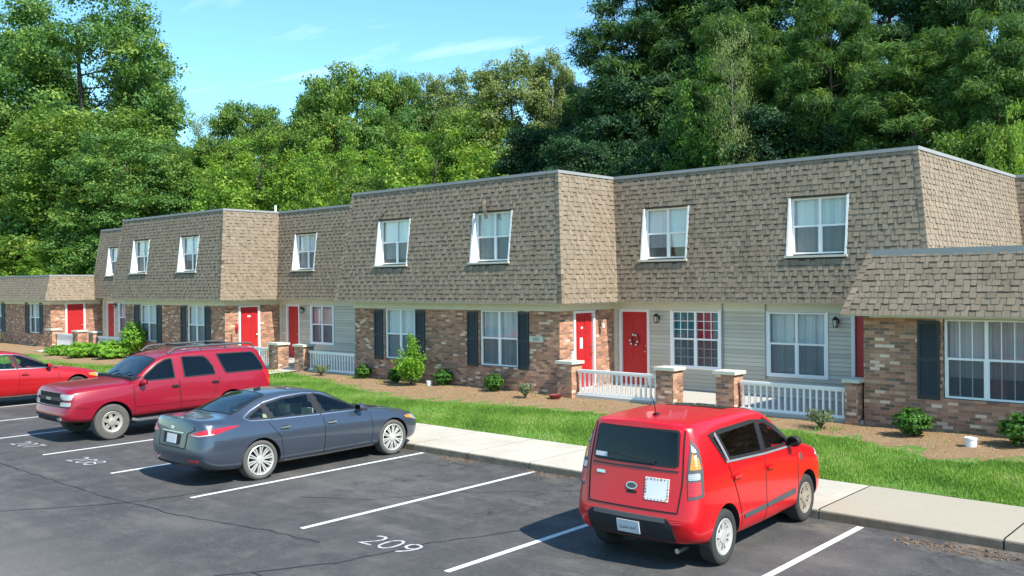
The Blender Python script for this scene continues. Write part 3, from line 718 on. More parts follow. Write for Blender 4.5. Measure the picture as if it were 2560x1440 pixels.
def panel_door(parent, o, ud, w, z0, z1, out, mat='door_red', knob=1, frame='white', fw=.085):
    """door in a wall: o = (x,y) of one jamb, ud = unit dir along the wall, out = outward normal"""
    o, ud, out = Vector((*o, 0)), Vector((*ud, 0)), Vector((*out, 0)); H = z1 - z0; up = Vector((0, 0, 1))
    mb = MB(); rec = -.03
    def B(m, a, b, c, d, f, bk): m.obox(o + ud * (a + b) / 2 + up * (c + d) / 2 + out * (f + bk) / 2, ud * (b - a) / 2, out * (f - bk) / 2, up * (d - c) / 2)
    B(mb, 0, w, z0, z1, rec, rec - .04)
    pw = (w - .12 * 3) / 2
    for i in range(2):
        a = .12 + i * (pw + .12)
        for (c, d) in ((.10, .30), (.36, .66), (.72, .93)):
            B(mb, a, a + pw, z0 + H * c, z0 + H * d, rec + .003, rec - .01)
            B(mb, a + .03, a + pw - .03, z0 + H * c + .03, z0 + H * d - .03, rec + .010, rec - .01)
    dr = add('door', mb, mat, parent)
    mb = MB()
    B(mb, -fw, 0, z0, z1 + fw * .75, .035, -.08); B(mb, w, w + fw, z0, z1 + fw * .75, .035, -.08); B(mb, -.001, w + .001, z1, z1 + fw * .75, .033, -.08); B(mb, -.02, w + .02, z0 - .05, z0, .05, -.08)
    add('door_frame', mb, frame, dr)
    mb = MB(); kx = w - .07 if knob > 0 else .07
    c = o + ud * kx + up * (z0 + .95)
    mb.tube([c + out * rec, c + out * (rec + .05)], [.012, .012], 8); mb.tube([c + out * (rec + .045), c + out * (rec + .055), c + out * (rec + .075), c + out * (rec + .085)], [.015, .028, .028, .012], 10)
    c2 = c + up * .16; mb.tube([c2 + out * rec, c2 + out * (rec + .02)], [.024, .022], 10)
    add('door_knob', mb, 'brass', dr, smooth=True)
    return dr

# ---- plan of the top edge, west to east (outside on the right-hand side when walking east, i.e. -Y)
XA, XB, XC, XD, XE, XF = -48.60, -40.74, -32.36, -24.31, -15.60, -7.15
top = [(XA, 31.5), (XA, YR), (XB, YR), (XB, YM), (XC, YM), (XC, YR), (XD, YR), (XD, YM), (XE, YM), (XE, YR), (XF, YR), (XF, 30.15), (XF + .55, 30.15), (XF + .55, 37)]
UZ0, UZ1 = 3.84, 5.26
UP = {1: [(-47.53, -46.1)], 3: [(-39.56, -38.1), (-35.46, -33.98)], 5: [(-31.06, -29.62)], 7: [(-22.88, -21.38), (-18.64, -17.15)], 9: [(-14.47, -13.03), (-10.17, -8.69)]}
holes = {k: [(a, b, UZ0, UZ1) for a, b in v] for k, v in UP.items()}
mansard(main, top, ZT, ZE, holes, 11)
mb = MB()
for a, b, y in ((XA, XB, YR), (XB, XC, YM), (XC, XD, YR), (XD, XE, YM), (XE, XF, YR)): mb.face([(a, y, ZT - .1), (b, y, ZT - .1), (b, 31.5, ZT - .1), (a, 31.5, ZT - .1)])
mb.face([(XA, 31.5, 0), (XA, 31.5, ZT), (XF, 31.5, ZT), (XF, 31.5, 0)])
mb.face([(XE, 31.5, ZT - .1), (XF + .5, 31.5, ZT - .1), (XF + .5, 37, ZT - .1), (XE, 37, ZT - .1)])
add('flat_roof', mb, 'roofflat', main)
# dark sheathing behind the mansard so nothing shows through
for i in range(len(top) - 1):
    a, b = top[i], top[i + 1]; H = [(h[0], h[1], h[2], h[3]) for h in holes.get(i, [])]
    if abs(a[1] - b[1]) < .01: mb = MB(); wall_grid(mb, lambda u, v: (u, a[1] + .06, v), a[0], b[0], ZE, ZT - .1, H); add('sheathing', mb, 'shingle_back', main)
KW = {7: [dict(curtain='blind', gap=.12), dict(curtain='sheer', gap=.0)], 9: [dict(curtain=[(0, 1, 'blind')], gap=.22, screen_cols=(0,)), dict(curtain='sheer', muntins=(0, 0))], 3: [dict(curtain='sheer', gap=.0), dict(curtain='blind', gap=.3)], 5: [dict(curtain='blind', cols=2)], 1: [dict(curtain='blind')]}
for k, v in UP.items():
    for (a, b), kw in zip(v, KW[k]): upper_window(main, a, b, UZ0, UZ1, top[k][1], **kw)

# ---- ground floor, brick fronts (M and L units) with windows and shutters
GZ0, GZ1, WB = .88, 2.45, 2.475
def brick_front(parent, a, b, y, wins, zb=-.05, zt=WB, blinds='blind', **kw):
    hs = [(w[0], w[1], GZ0 + .0, zt + .01) for w in wins]
    brick_wall(parent, 'x', y, a, b, zb, zt, hs)
    for i, w in enumerate(wins):
        window(parent, w[0] + .02, w[1] - .02, GZ0 + .01, zt - .01, y + .05, curtain=w[3] if len(w) > 3 else blinds, frame='white2', cols=2, screen_cols=(0, 1), muntins=w[4] if len(w) > 4 else (0, 0), gap=w[5] if len(w) > 5 else 0)
        mb = MB(); mb.box(w[0] - .01, w[1] + .01, y - .025, y + .05, GZ0 - .06, GZ0); add('brick_sill', mb, 'brick', parent)
        for s in w[2]: shutter(parent, s[0], s[1], GZ0 - .04, zt - .04, y)
brick_front(main, XD, XE, YM, [(-22.80, -21.36, [(-23.30, -22.88), (-21.32, -20.90)], 'blind'), (-18.58, -17.10, [(-19.07, -18.64), (-17.08, -16.68)], 'sheer')])
brick_front(main, XB, XC, YM, [(-39.36, -37.86, [(-39.84, -39.42), (-37.80, -37.38)], 'blind'), (-35.28, -33.86, [(-35.75, -35.34), (-33.84, -33.42)], 'blind')])
# side walls facing east, each with a red door
for x, in ((XE,), (XC,)):
    d0, d1 = 19.92, 20.72
    brick_wall(main, 'y', x, YM, YR, -.05, WB, [(d0 - .09, d1 + .09, .28, WB + .01)], 1)
    panel_door(main, (x, d0), (0, 1), d1 - d0, .34, 2.40, (1, 0), knob=1)
for x in (XB, XD): brick_wall(main, 'y', x, YM, YR, -.05, WB, [], -1)
brick_wall(main, 'y', XA, YR, 31.5, -.05, ZE, [], -1)
# recessed siding walls
def siding_unit(x0, x1, door, wins, door2=None):
    hs = [(door[0] - .09, door[1] + .09, .2, ZE)] + [(w[0], w[1], w[2], w[3]) for w in wins] + ([(door2[0] - .09, door2[1] + .09, .2, ZE)] if door2 else [])
    siding_wall(main, x0, x1, .0, WB, hs, YR)
    mb = MB(); mb.box(x0 + .03, x1 - .03, YR - .024, YR + .02, WB - .012, WB + .02); add('siding_trim', mb, 'white', main)
    panel_door(main, (door[0], YR), (1, 0), door[1] - door[0], .34, 2.40, (0, -1), knob=1)
    if door2: panel_door(main, (door2[0], YR), (1, 0), door2[1] - door2[0], .34, 2.40, (0, -1), knob=1)
    for w in wins:
        window(main, w[0], w[1], w[2], w[3], YR - .02, **w[4])
        mb = MB(); 
        mb.box(w[0] - .05, w[0], YR - .04, YR + .02, w[2] - .05, w[3] + .03); mb.box(w[1], w[1] + .05, YR - .04, YR + .02, w[2] - .05, w[3] + .03)
        mb.box(w[0] - .001, w[1] + .001, YR - .04, YR + .02, w[2] - .05, w[2]); add('window_trim', mb, 'white2', main)
    for xx in (x0 + .05, x1 - .05): mb = MB(); mb.box(xx - .05, xx + .05, YR - .028, YR + .01, 0, WB - .013); add('corner_board', mb, 'trim_cream', main)
siding_unit(XE, XF - .3, (-15.33, -14.47), [(-13.66, -12.20, .93, 2.44, dict(curtain=[(0, .5, 'teal'), (.5, .82, 'redc'), (.82, 1, 'teal')], muntins=(2, 2), screen=True)),
            (-10.82, -9.30, .87, 2.44, dict(curtain='sheer', muntins=(0, 0)))], (-8.60, -7.74))
siding_unit(XC, XD, (-31.80, -31.06), [(-30.20, -28.80, .98, 2.44, dict(curtain='pinkc', cols=2))])
siding_unit(XA, XB, (-48.03, -47.25), [(-46.7, -45.3, .95, 2.44, dict(curtain='sheer')), (-44.0, -42.5, .9, 2.44, dict(curtain='sheer'))])
for x in (-12.10, -10.88): mb = MB(); mb.box(x - .012, x + .012, YR - .06, YR - .02, .9 if x < -11.5 else .75, ZE - .02); add('conduit', mb, 'flash', main)

# ---- single-storey wings
topR = [(XF - .12, YR + .02), (XF - .12, YM), (9, YM)]
XP = -7.43
mansard(lowR, topR, ZT1, ZE1, {}, 40, 'flash', .12)
brick_front(lowR, XP, 9, YM, [(-5.86, -4.30, [(-6.34, -5.92), (-4.24, -3.82)], 'pinkc', (2, 0), .26), (1.5, 3.4, [(1.0, 1.45), (3.45, 3.9)], 'blind', (2, 0))], zt=2.455)
brick_wall(lowR, 'y', XP, YM, YR, -.05, 2.455, [], -1)
mb = MB(); mb.face([(XF - .12, YM, ZT1 - .08), (9, YM, ZT1 - .08), (9, 30, ZT1 - .08), (XF - .12, 30, ZT1 - .08)]); mb.face([(9, YM, 0), (9, 30, 0), (9, 30, ZT1), (9, YM, ZT1)]); add('flat_roof', mb, 'roofflat', lowR)
topL = [(-62, YM), (-48.95, YM), (-48.95, YR + .02)]
mansard(lowL, topL, ZT1 + .05, ZE1 + .08, {}, 60, 'flash', .05)
brick_front(lowL, -62, -48.95, YM, [(-56.9, -55.62, [(-57.3, -56.95), (-55.58, -55.10)], 'blind'), (-51.72, -50.36, [(-52.20, -51.78), (-50.32, -49.92)], 'blind')], zt=2.52)
brick_wall(lowL, 'y', -48.95, YM, 27.5, -.05, 2.52, [(19.97, 20.99, .28, 2.6)], 1)
panel_door(lowL, (-48.95, 20.06), (0, 1), .84, .34, 2.42, (1, 0))
mb = MB(); mb.face([(-62, YM, ZT1 - .03), (-48.95, YM, ZT1 - .03), (-48.95, 27.5, ZT1 - .03), (-62, 27.5, ZT1 - .03)]); mb.box(-53.2, -51.2, 23.0, 24.5, ZT1 - .03, ZT1 + .12); add('flat_roof', mb, 'flash_l', lowL)

# ---- roof vent pipe
mb = MB(); mb.tube([(-34.6, 23.1, ZT - .12), (-34.6, 23.1, ZT + .5)], .05, 12); tag(add('vent_pipe', mb, 'white', smooth=True), 'thin white vent pipe standing on the flat roof', 'vent pipe')
# ---- torn shingle strips hanging over the two upper windows of the middle unit
def slope_y(z, y=YM): return y - OV * (ZT - z) / (ZT - ZE)
def flap(pts, w, label):
    mb = MB(); prev = None
    for (x, z, lift) in pts:
        y = slope_y(z) - .03 - lift; e = [Vector((x - w / 2, y, z)), Vector((x + w / 2, y, z))]
        if prev: mb.face([prev[0], prev[1], e[1], e[0]], sh=.5); b = Vector((0, .014, 0)); mb.face([prev[1] + b, prev[0] + b, e[0] + b, e[1] + b], sh=.1); mb.face([prev[0] + b, prev[0], e[0], e[0] + b], sh=.1); mb.face([prev[1], prev[1] + b, e[1] + b, e[1]], sh=.1)
        prev = e
    tag(add('shingle_flap', mb, 'shingle'), label, 'roof debris')
flap([(-18.18, 5.62, .02), (-18.16, 5.52, .10), (-18.08, 5.32, .13), (-18.00, 5.08, .10)], .12, 'torn grey shingle strip hanging down over the right upper window of the middle unit')
flap([(-22.55, 5.62, .02), (-22.62, 5.52, .06), (-22.80, 5.36, .07), (-22.95, 5.24, .04)], .07, 'thin torn shingle strip above the left upper window of the middle unit')

# ---- porches: slab, pillars, railings
def slab(x0, x1, y0=YM - .08, y1=YR, z=.30):
    mb = MB(); mb.box(x0, x1, y0, y1, -.02, z); tag(add('porch_floor', mb, 'porch'), kind='structure')
slab(XE + .002, XP - .002); slab(XC + .002, XD - .002); slab(-48.94, XB - .002)
mb = MB(); mb.box(-31.95, -30.9, YR - .45, YR - .03, .301, .335); tag(add('door_step', mb, 'porch'), kind='structure')
def pillar(x0, x1, label, group, ztop=1.17, zb=-.02):
    t = root_world('brick_pillar', ((x0 + x1) / 2, YM - .02, 0)); y0, y1 = YM - .27, YM + .27
    if x1 - x0 < .45: pass
    mb = MB(); mb.box(x0 + .05, x1 - .05, y0 + .05, y1 - .05, zb, ztop - .075); add('pillar_shaft', mb, 'brick', t)
    mb = MB(); mb.box(x0, x1, y0, y1, ztop - .075, ztop); add('pillar_cap', mb, 'cap', t)
    return tag(t, label, 'pillar', group)
G = 'low brick pillars along the porches'
pillar(-15.56, -14.98, 'low brick pillar with a white figurine on its cap, at the middle unit corner', G)
pillar(-12.47, -11.88, 'brick pillar left of the porch entry, in front of the teal curtained window', G)
pillar(-10.84, -10.27, 'brick pillar right of the porch entry, ending the longest railing', G)
pillar(-7.80, -7.43, 'narrow shaded brick pillar touching the right wing corner', G)
pillar(-29.10, -28.40, 'brick pillar left of the steps in front of the second unit from the left', G)
pillar(-27.50, -26.86, 'brick pillar right of the steps, below the small wall lantern', G)
pillar(-48.92, -48.20, 'far left brick pillar beside the bright side door wall', G)
pillar(-45.86, -45.20, 'far left brick pillar at the right end of the bright white railing', G)
pillar(-44.1, -43.5, 'far left brick pillar left of the hostas railing', G)

def railing(x0, x1, label, z0=.16, z1=.96, y=YM):
    t = root_world('porch_railing', ((x0 + x1) / 2, y, .3))
    mb = MB(); mb.box(x0, x1, y - .045, y + .045, z1 - .05, z1); mb.box(x0, x1, y - .022, y + .022, z1 - .09, z1 - .05); add('top_rail', mb, 'white2', t)
    mb = MB(); mb.box(x0, x1, y - .035, y + .035, z0 + .13, z0 + .20); mb.box((x0 + x1) / 2 - .03, (x0 + x1) / 2 + .03, y - .03, y + .03, .0, z0 + .13); add('bottom_rail', mb, 'white2', t)
    n = int((x1 - x0) / .145); first = None
    for i in range(n):
        x = x0 + (x1 - x0) * (i + .5) / n
        if first is None:
            mb = MB(); mb.box(x - .021, x + .021, y - .021, y + .021, z0 + .20, z1 - .09); first = add('baluster', mb, 'white2', t); fx = x
        else:
            o = first.copy(); COL.objects.link(o); ABS[o.name] = ABS[first.name] + Vector((x - fx, 0, 0)); o.location = first.location + Vector((x - fx, 0, 0))
    return tag(t, label, 'railing', 'white porch railings')
railing(-14.98, -12.50, 'white railing in front of the red door with a wreath')
railing(-10.27, -7.80, 'long white railing between brick pillars, under the wide sheer curtained window')
railing(-26.86, XD - .02, 'white railing beside the siding wall of the second unit')
railing(XC + .02, -29.10, 'white railing behind the roof of the maroon suv')
railing(-48.20, -45.86, 'sunlit white railing at the far left side door')
railing(-43.5, XB - .02, 'pale railing behind the leafy hostas at the far left')

# ---- wall lanterns
def lantern(p, label, out=(0, -1, 0)):
    p = Vector(p); o = Vector(out); t = root_world('wall_lantern', p)
    mb = MB(); c = p + o * .12
    mb.tube([p, p + o * .02], .05, 10); mb.tube([p + Vector((0, 0, .02)), p + o * .06 + Vector((0, 0, .10)), c + Vector((0, 0, .10))], .012, 6)
    mb.lathe([(0, .13), (.03, .12), (.085, .05), (.085, .04), (0, .04)], 8, c)
    for k in range(4): a = k * pi / 2 + pi / 4; mb.tube([c + Vector((.068 * cos(a), .068 * sin(a), .045)), c + Vector((.055 * cos(a), .055 * sin(a), -.12))], .008, 5)
    mb.lathe([(0, -.14), (.06, -.13), (.062, -.115), (0, -.115)], 8, c); add('lantern_body', mb, 'black_metal', t)
    mb = MB(); mb.lathe([(.055, .038), (.045, -.113)], 8, c); add('lantern_glass', mb, 'frost', t, smooth=True)
    return tag(t, label, 'wall lamp', 'black wall lanterns')
lantern((-14.09, YR - .02, 2.24), 'black wall lantern between the wreath door and the teal curtains')
lantern((-9.02, YR - .02, 2.24), 'black wall lantern beside the wide sheer curtained window, near the right wing')
lantern((-30.68, YR - .02, 2.27), 'small wall lantern right of the second unit door')
lantern((-47.0, YR - .02, 2.30), 'small wall lantern at the far left recessed door')
# bracket lamp on the sunny side wall
t = tag(root_world('wall_sconce', (XE + .05, 21.05, 2.1)), 'old tan sconce on the sunlit brick side wall of the middle unit', 'wall lamp')
mb = MB(); mb.box(XE, XE + .03, 20.98, 21.10, 2.02, 2.20); mb.tube([(XE + .03, 21.04, 2.14), (XE + .10, 21.04, 2.17), (XE + .13, 21.04, 2.08)], .014, 6); add('bracket', mb, 'wood_dark', t)
mb = MB(); mb.lathe([(.02, .08), (.05, .05), (.055, -.06), (.03, -.07), (0, -.07)], 10, (XE + .13, 21.04, 2.02)); add('lamp_shade', mb, 'frost', t, smooth=True)

# ---- wreath on the red door
t = tag(root_world('wreath', (-14.9, YR - .06, 1.62)), 'round red and white flower wreath hanging on a red door', 'wreath')
mb = MB(); C = Vector((-14.9, YR - .03, 1.60))
mb.tube([C + Vector((.12 * cos(a), 0, .15 * sin(a))) for a in [2 * pi * k / 20 for k in range(21)]], .022, 6, caps=False); add('vine_ring', mb, 'wood_dark', t)
for k in range(9):
    a = 2 * pi * k / 9 + .4; mb = MB(); c = C + Vector((.125 * cos(a), -.03, .155 * sin(a)))
    mb.lathe([(0, -.02), (.022, -.012), (.03, 0), (.018, .02), (0, .022)], 8, c, 'y'); add('flower', mb, 'white' if k % 3 else 'door_red', t, smooth=True)
# ---- notice and small plates on the side doors
mb = MB(); mb.box(XE - .022, XE - .017, 20.16, 20.28, 1.42, 1.72); tag(add('notice', mb, 'white'), 'white notice sheet hung on the red side door of the middle unit', 'notice')
mb = MB(); mb.box(XE - .022, XE - .017, 20.21, 20.29, 1.96, 2.02); tag(add('door_number_plate', mb, 'white'), 'small white number plate near the top of the middle unit side door', 'sign')
mb = MB(); mb.box(XC - .022, XC - .017, 20.26, 20.40, 2.00, 2.07); tag(add('door_number_plate', mb, 'white'), 'small white plate on the red side door above the maroon suv', 'sign')
# ---- house number board on the brick
t = tag(root_world('number_sign', (-16.40, YM - .02, 1.70)), 'small pale number board on the brick right of the dark shutter', 'sign')
mb = MB(); mb.box(-16.65, -16.16, YM - .03, YM - .001, 1.62, 1.78); add('board', mb, 'trim_cream', t)
text_obj('numerals', '1001', .13, (-16.405, YM - .033, 1.70), (radians(90), 0, 0), 'wood_dark', t)
# ---- ornament hung on the sunny brick side of the left unit
t = tag(root_world('hanging_ornament', (XC + .05, 19.75, 1.6)), 'red hanging ornament with cord on the sunlit brick beside the left red door', 'ornament')
mb = MB(); mb.tube([(XC + .03, 19.72, 2.0), (XC + .04, 19.74, 1.75)], .006, 5); mb.lathe([(0, .18), (.05, .12), (.07, .02), (.045, -.12), (0, -.2)], 8, (XC + .06, 19.74, 1.6)); add('body', mb, 'door_red', t, smooth=True)
mb = MB(); mb.tube([(XC + .03, 19.52, 1.35), (XC + .04, 19.52, 1.12)], .025, 6); add('tassel', mb, 'wood_dark', t)
# ---- figurine on the first pillar
t = tag(root_world('figurine', (-15.12, YM - .05, 1.17)), 'small white garden figurine standing on a porch pillar cap', 'figurine')
mb = MB(); c = (-15.12, YM - .05, 1.17); mb.lathe([(0, 0), (.075, 0), (.08, .02), (.045, .05), (.05, .09), (.06, .13), (.045, .17), (.025, .185), (.04, .21), (.04, .235), (.02, .26), (0, .262)], 14, c)
mb.tube([(-15.12 + .04, YM - .05, 1.30), (-15.02, YM - .06, 1.27), (-15.0, YM - .07, 1.22)], .018, 6); add('figure', mb, 'white', t, smooth=True)
# ---- buckets and pot in the bed
def bucket(x, y, r, h, label):
    z = gz(x, y) + .01; t = root_world('white_bucket', (x, y, z)); mb = MB()
    mb.lathe([(0, 0), (r * .88, 0), (r, h), (r * 1.05, h), (r * 1.05, h - .02)], 20, (x, y, z)); add('body', mb, 'white', t, smooth=True)
    mb = MB(); mb.lathe([(r * 1.06, h - .015), (r * 1.06, h + .012), (r * .95, h + .012), (r * .93, h + .004), (0, h + .004)], 20, (x, y, z)); add('lid', mb, 'white', t, smooth=True)
    return tag(t, label, 'bucket')
bucket(-5.0, 17.96, .105, .16, 'short white plastic bucket on straw near the right wing window')
bucket(-20.2, 18.75, .09, .13, 'small white plastic bucket at the foot of the tall leafy shrub')
t = tag(root_world('red_planter', (-15.35, 18.75, .2)), 'low dark red planter bowl at the foot of the corner pillar', 'planter')
mb = MB(); z = gz(-15.35, 18.75); mb.lathe([(0, 0), (.10, 0), (.19, .12), (.20, .12), (.18, .10), (0, .09)], 16, (-15.35, 18.75, z)); add('bowl', mb, simple('pot_red', (.22, .035, .03), .6), t, smooth=True)
mb = MB(); mb.tube([(-15.2, 18.78, z + .12), (-15.15, 18.80, z + .3), (-15.05, 18.82, z + .33)], .022, 6); add('handle', mb, 'wood_dark', t)
# ---- flat walk from the porch steps to the sidewalk (partly hidden by the cars)
def slabwalk(pts):
    mb = MB(); mb.face([(x, y, gz(x, y) + .035) for x, y in pts]); tag(add('path', mb, 'concrete'), kind='structure')
slabwalk([(-28.5, WALK), (-27.2, WALK), (-27.2, YM - .1), (-28.5, YM - .1)]); slabwalk([(-12.0, 17.55), (-10.7, 17.7), (-10.7, YM - .1), (-12.0, YM - .1)])
slabwalk([(-46.9, 17.6), (-43.6, 17.6), (-43.6, 18.3), (-46.9, 18.3)])
# ------------------------------------------------------------------ cars
def paint(name, col, metal=.0, coat=1.0, rough=.32, flake=0.0, col2=None):
    t = NT(name); c = col
    if col2:
        lw = t.add('LayerWeight'); lw.inputs[0].default_value = .5; c = t.mix(lw.outputs['Facing'], col, col2)
    d = t.noise(t.obj(), 3, 5, .6)
    rg = t.math('ADD', rough, t.math('MULTIPLY', d, .10))
    t.pbr(c, rg, metal, None, .5 if coat else .28, Coat_Weight=coat, Coat_Roughness=.04); return t.m
M['soul_paint'] = paint('red_paint', (.58, .0, .006), .0, .45, .26)
M['sedan_paint'] = paint('slate_metallic_paint', (.066, .084, .115), .5, 1, .26)
M['suv_paint'] = paint('maroon_paint', (.29, .004, .020), .1, .5, .30)
M['red2_paint'] = paint('bright_red_metallic_paint', (.46, .006, .010), .2, .6, .32)
M['car_glass'] = NT('tinted_car_glass').m
def cglass(name, col, rough=.03, spec=.55):
    t = NT(name); t.pbr(col, rough, 0, None, spec, Coat_Weight=.25, Coat_Roughness=.02); return t.m
M['car_glass'] = cglass('dark_car_glass', (.006, .008, .012))
M['car_glass2'] = cglass('tinted_green_glass', (.075, .125, .115))
M['car_glass3'] = cglass('windshield_glass', (.015, .05, .075), .03, 1.0)
M['rubber'] = simple('tyre_rubber', (.050, .048, .046), .85, var=.2, scale=20, spec=.2)
M['rubber_dusty'] = simple('dusty_tyre', (.115, .108, .098), .92, var=.2, scale=12, spec=.1)
M['alloy'] = simple('alloy', (.80, .78, .73), .34, .6, var=.15, scale=9)
M['alloy_dirty'] = simple('dirty_alloy', (.36, .30, .235), .6, .3, var=.35, scale=12)
M['alloy_grey'] = simple('worn_alloy', (.42, .38, .33), .5, .4, var=.35, scale=14)
M['dark'] = simple('black_plastic', (.012, .012, .014), .7, var=.2)
M['darkgrey'] = simple('grey_plastic', (.075, .078, .082), .55, var=.15)
M['midgrey'] = simple('satin_grey_trim', (.24, .24, .25), .4)
M['void'] = simple('wheel_well', (.010, .010, .011), .95)
M['chrome'] = simple('chrome', (.70, .70, .70), .30, 1)
def lens(name, col, rough=.12):
    t = NT(name); x, y, z = t.sep(t.obj())[:3]
    f = t.math('SINE', t.math('MULTIPLY', z, 260)); t.pbr(col, rough, .15, t.bump(f, .35, .004), .6, Coat_Weight=1.0, Coat_Roughness=.03); return t.m
M['lens_red'] = lens('red_lens', (.62, .01, .02)); M['lens_clear'] = lens('clear_lens', (.46, .47, .46), .15); M['lens_amber'] = lens('amber_lens', (.80, .28, .02))
M['plate'] = simple('plate', (.60, .60, .62), .5, var=.08, scale=40)

def interp(tab, x):
    """smooth monotone interpolation of [(x, v), ...] (any order)"""
    tab = sorted(tab); n = len(tab)
    if x <= tab[0][0]: return tab[0][1]
    if x >= tab[-1][0]: return tab[-1][1]
    for i in range(n - 1):
        if tab[i][0] <= x <= tab[i + 1][0]: break
    def sl(k): return (tab[k + 1][1] - tab[k][1]) / (tab[k + 1][0] - tab[k][0])
    def m(k):
        if k == 0: return sl(0)
        if k == n - 1: return sl(n - 2)
        a, b = sl(k - 1), sl(k); return 0 if a * b <= 0 else 2 * a * b / (a + b)
    h = tab[i + 1][0] - tab[i][0]; t = (x - tab[i][0]) / h; y0, y1 = tab[i][1], tab[i + 1][1]; m0, m1 = m(i) * h, m(i + 1) * h
    return (2 * t**3 - 3 * t**2 + 1) * y0 + (t**3 - 2 * t**2 + t) * m0 + (-2 * t**3 + 3 * t**2) * y1 + (t**3 - t**2) * m1

class Car:
    """body frame: x forward, y left, z up, origin on the ground at mid-length"""
    def __init__(s, name, sp, label, cat, loc, heading, scale=.965, zk=1.0):
        s.zk = zk
        s.glasses = []; s.sp = sp; s.t = empty(name, loc, heading); s.t.scale = (scale, scale, scale * zk); tag(s.t, label, cat)
        s.build_body()
    def ring(s, x, fx=None, k=1.0):
        sp = s.sp; g = lambda key: interp(sp[key], x)
        zb, zt, zr, zbe = g('bot'), g('top'), g('rail'), g('belt'); yb, yt, ym = g('ybelt'), g('yrail'), g('ymax')
        zw, zs = sp.get('zw', .55), g('shoulder'); yr = ym * sp.get('rocker', .95)
        P = [(0, zb), (yr * .82, zb), (yr, zb + .06), (ym * .992, zb + .20), (ym, zw), (ym * .985, zs), (yb, zbe), (yt, zr), (yt * .90, zr + (zt - zr) * .55), (yt * .5, zr + (zt - zr) * .9), (0, zt)]
        return [(fx(z) if fx else x, y * k, z) for y, z in P]
    def build_body(s):
        sp = s.sp; rings = []
        xs = sp['stations']
        for i, x in enumerate(xs):
            if i == 0: rings.append(s.ring(x, lambda z: interp(sp['front'], z), sp.get('kf', .80)))
            elif i == len(xs) - 1: rings.append(s.ring(x, lambda z: interp(sp['rear'], z), sp.get('kr', .86)))
            elif i == 1: rings.append(s.ring(x, lambda z: min(x, interp(sp['front'], z) - .10) if sp.get('slantf', 1) else x, sp.get('kf1', .95)))
            elif i == len(xs) - 2: rings.append(s.ring(x, lambda z: interp(sp['rear'], z) + sp.get('rr', .12), sp.get('kr1', .985)))
            else: rings.append(s.ring(x))
        bm = bmesh.new(); n = len(rings[0]); L, R = [], []
        for r in rings:
            l = [bm.verts.new(p) for p in r]; rt = [l[0]] + [bm.verts.new((p[0], -p[1], p[2])) for p in r[1:-1]] + [l[-1]]
            L.append(l); R.append(rt)
        for i in range(len(rings) - 1):
            for j in range(n - 1):
                bm.faces.new((L[i][j], L[i + 1][j], L[i + 1][j + 1], L[i][j + 1])); bm.faces.new((R[i][j + 1], R[i + 1][j + 1], R[i + 1][j], R[i][j]))
        # end caps with three inner columns
        for e, sgn in ((0, 1), (len(rings) - 1, -1)):
            cols = [L[e]]
            for q, bul in ((.6, .06), (0, .085), (-.6, .06)):
                c = [L[e][0]]
                for j in range(1, n - 1):
                    p = rings[e][j]
                    c.append(bm.verts.new((p[0] + sgn * bul * (1 if j > 0 else 0) * sp.get('bulge', 1.0), p[1] * q, p[2])))
                c.append(L[e][-1]); cols.append(c)
            cols.append(R[e])
            for a, b in zip(cols[:-1], cols[1:]):
                for j in range(n - 1):
                    vs = [a[j], a[j + 1], b[j + 1], b[j]]; u = []
                    for v in vs:
                        if v not in u: u.append(v)
                    if len(u) >= 3: bm.faces.new(u if sgn > 0 else u[::-1])
        bmesh.ops.recalc_face_normals(bm, faces=bm.faces)
        me = bpy.data.meshes.new('cage'); bm.to_mesh(me); bm.free()
        tmp = bpy.data.objects.new('cage', me); COL.objects.link(tmp)
        ss = tmp.modifiers.new('s', 'SUBSURF'); ss.levels = 3; ss.render_levels = 3
        # keep a few edges firm
        cl = me.attributes.new('crease_edge', 'FLOAT', 'EDGE'); cz = []
        idx = sp.get('creases', {6: .35})
        lut = {}
        vi = 0
        co = [v.co for v in me.vertices]
        zset = {}
        for ri, r in enumerate(rings):
            for j, p in enumerate(r): zset[(round(p[0], 4), round(abs(p[1]), 4), round(p[2], 4))] = j
        for e in me.edges:
            k = [zset.get((round(co[v][0], 4), round(abs(co[v][1]), 4), round(co[v][2], 4)), -1) for v in e.vertices]
            same = k[0] == k[1] and k[0] in idx
            cz.append(idx[k[0]] if same else 0.0)
        cl.data.foreach_set('value', cz)
        cut = []
        for xw, R in ((sp['xf'], sp['R'] + sp['archgap']), (sp['xr'], sp['R'] + sp['archgap'])):
            for sg in (1, -1):
                b = bmesh.new(); bmesh.ops.create_cone(b, cap_ends=True, segments=48, radius1=R, radius2=R, depth=.62, matrix=Matrix.Translation((xw, sg * (sp['W'] / 2 - .02), sp['R'] + .0)) @ Matrix.Rotation(pi / 2, 4, 'X'))
                m2 = bpy.data.meshes.new('cut'); b.to_mesh(m2); b.free(); o = bpy.data.objects.new('cut', m2); COL.objects.link(o); cut.append(o)
                md = tmp.modifiers.new('b', 'BOOLEAN'); md.operation = 'DIFFERENCE'; md.object = o; md.solver = 'EXACT'
        dg = bpy.context.evaluated_depsgraph_get(); dg.update()
        body = bpy.data.meshes.new_from_object(tmp.evaluated_get(dg))
        # uncut surface for projecting panels
        for md in list(tmp.modifiers):
            if md.type == 'BOOLEAN': md.show_viewport = False
        dg.update(); whole = tmp.evaluated_get(dg).to_mesh(); s.bvh = BVHTree.FromPolygons([v.co.copy() for v in whole.vertices], [tuple(p.vertices) for p in whole.polygons])
        for o in [tmp] + cut: bpy.data.objects.remove(o)
        body.materials.clear(); body.materials.append(M[sp['paint']]); body.materials.append(M['void']); body.materials.append(M['dark'])
        zlow = sp.get('zclad', 0)
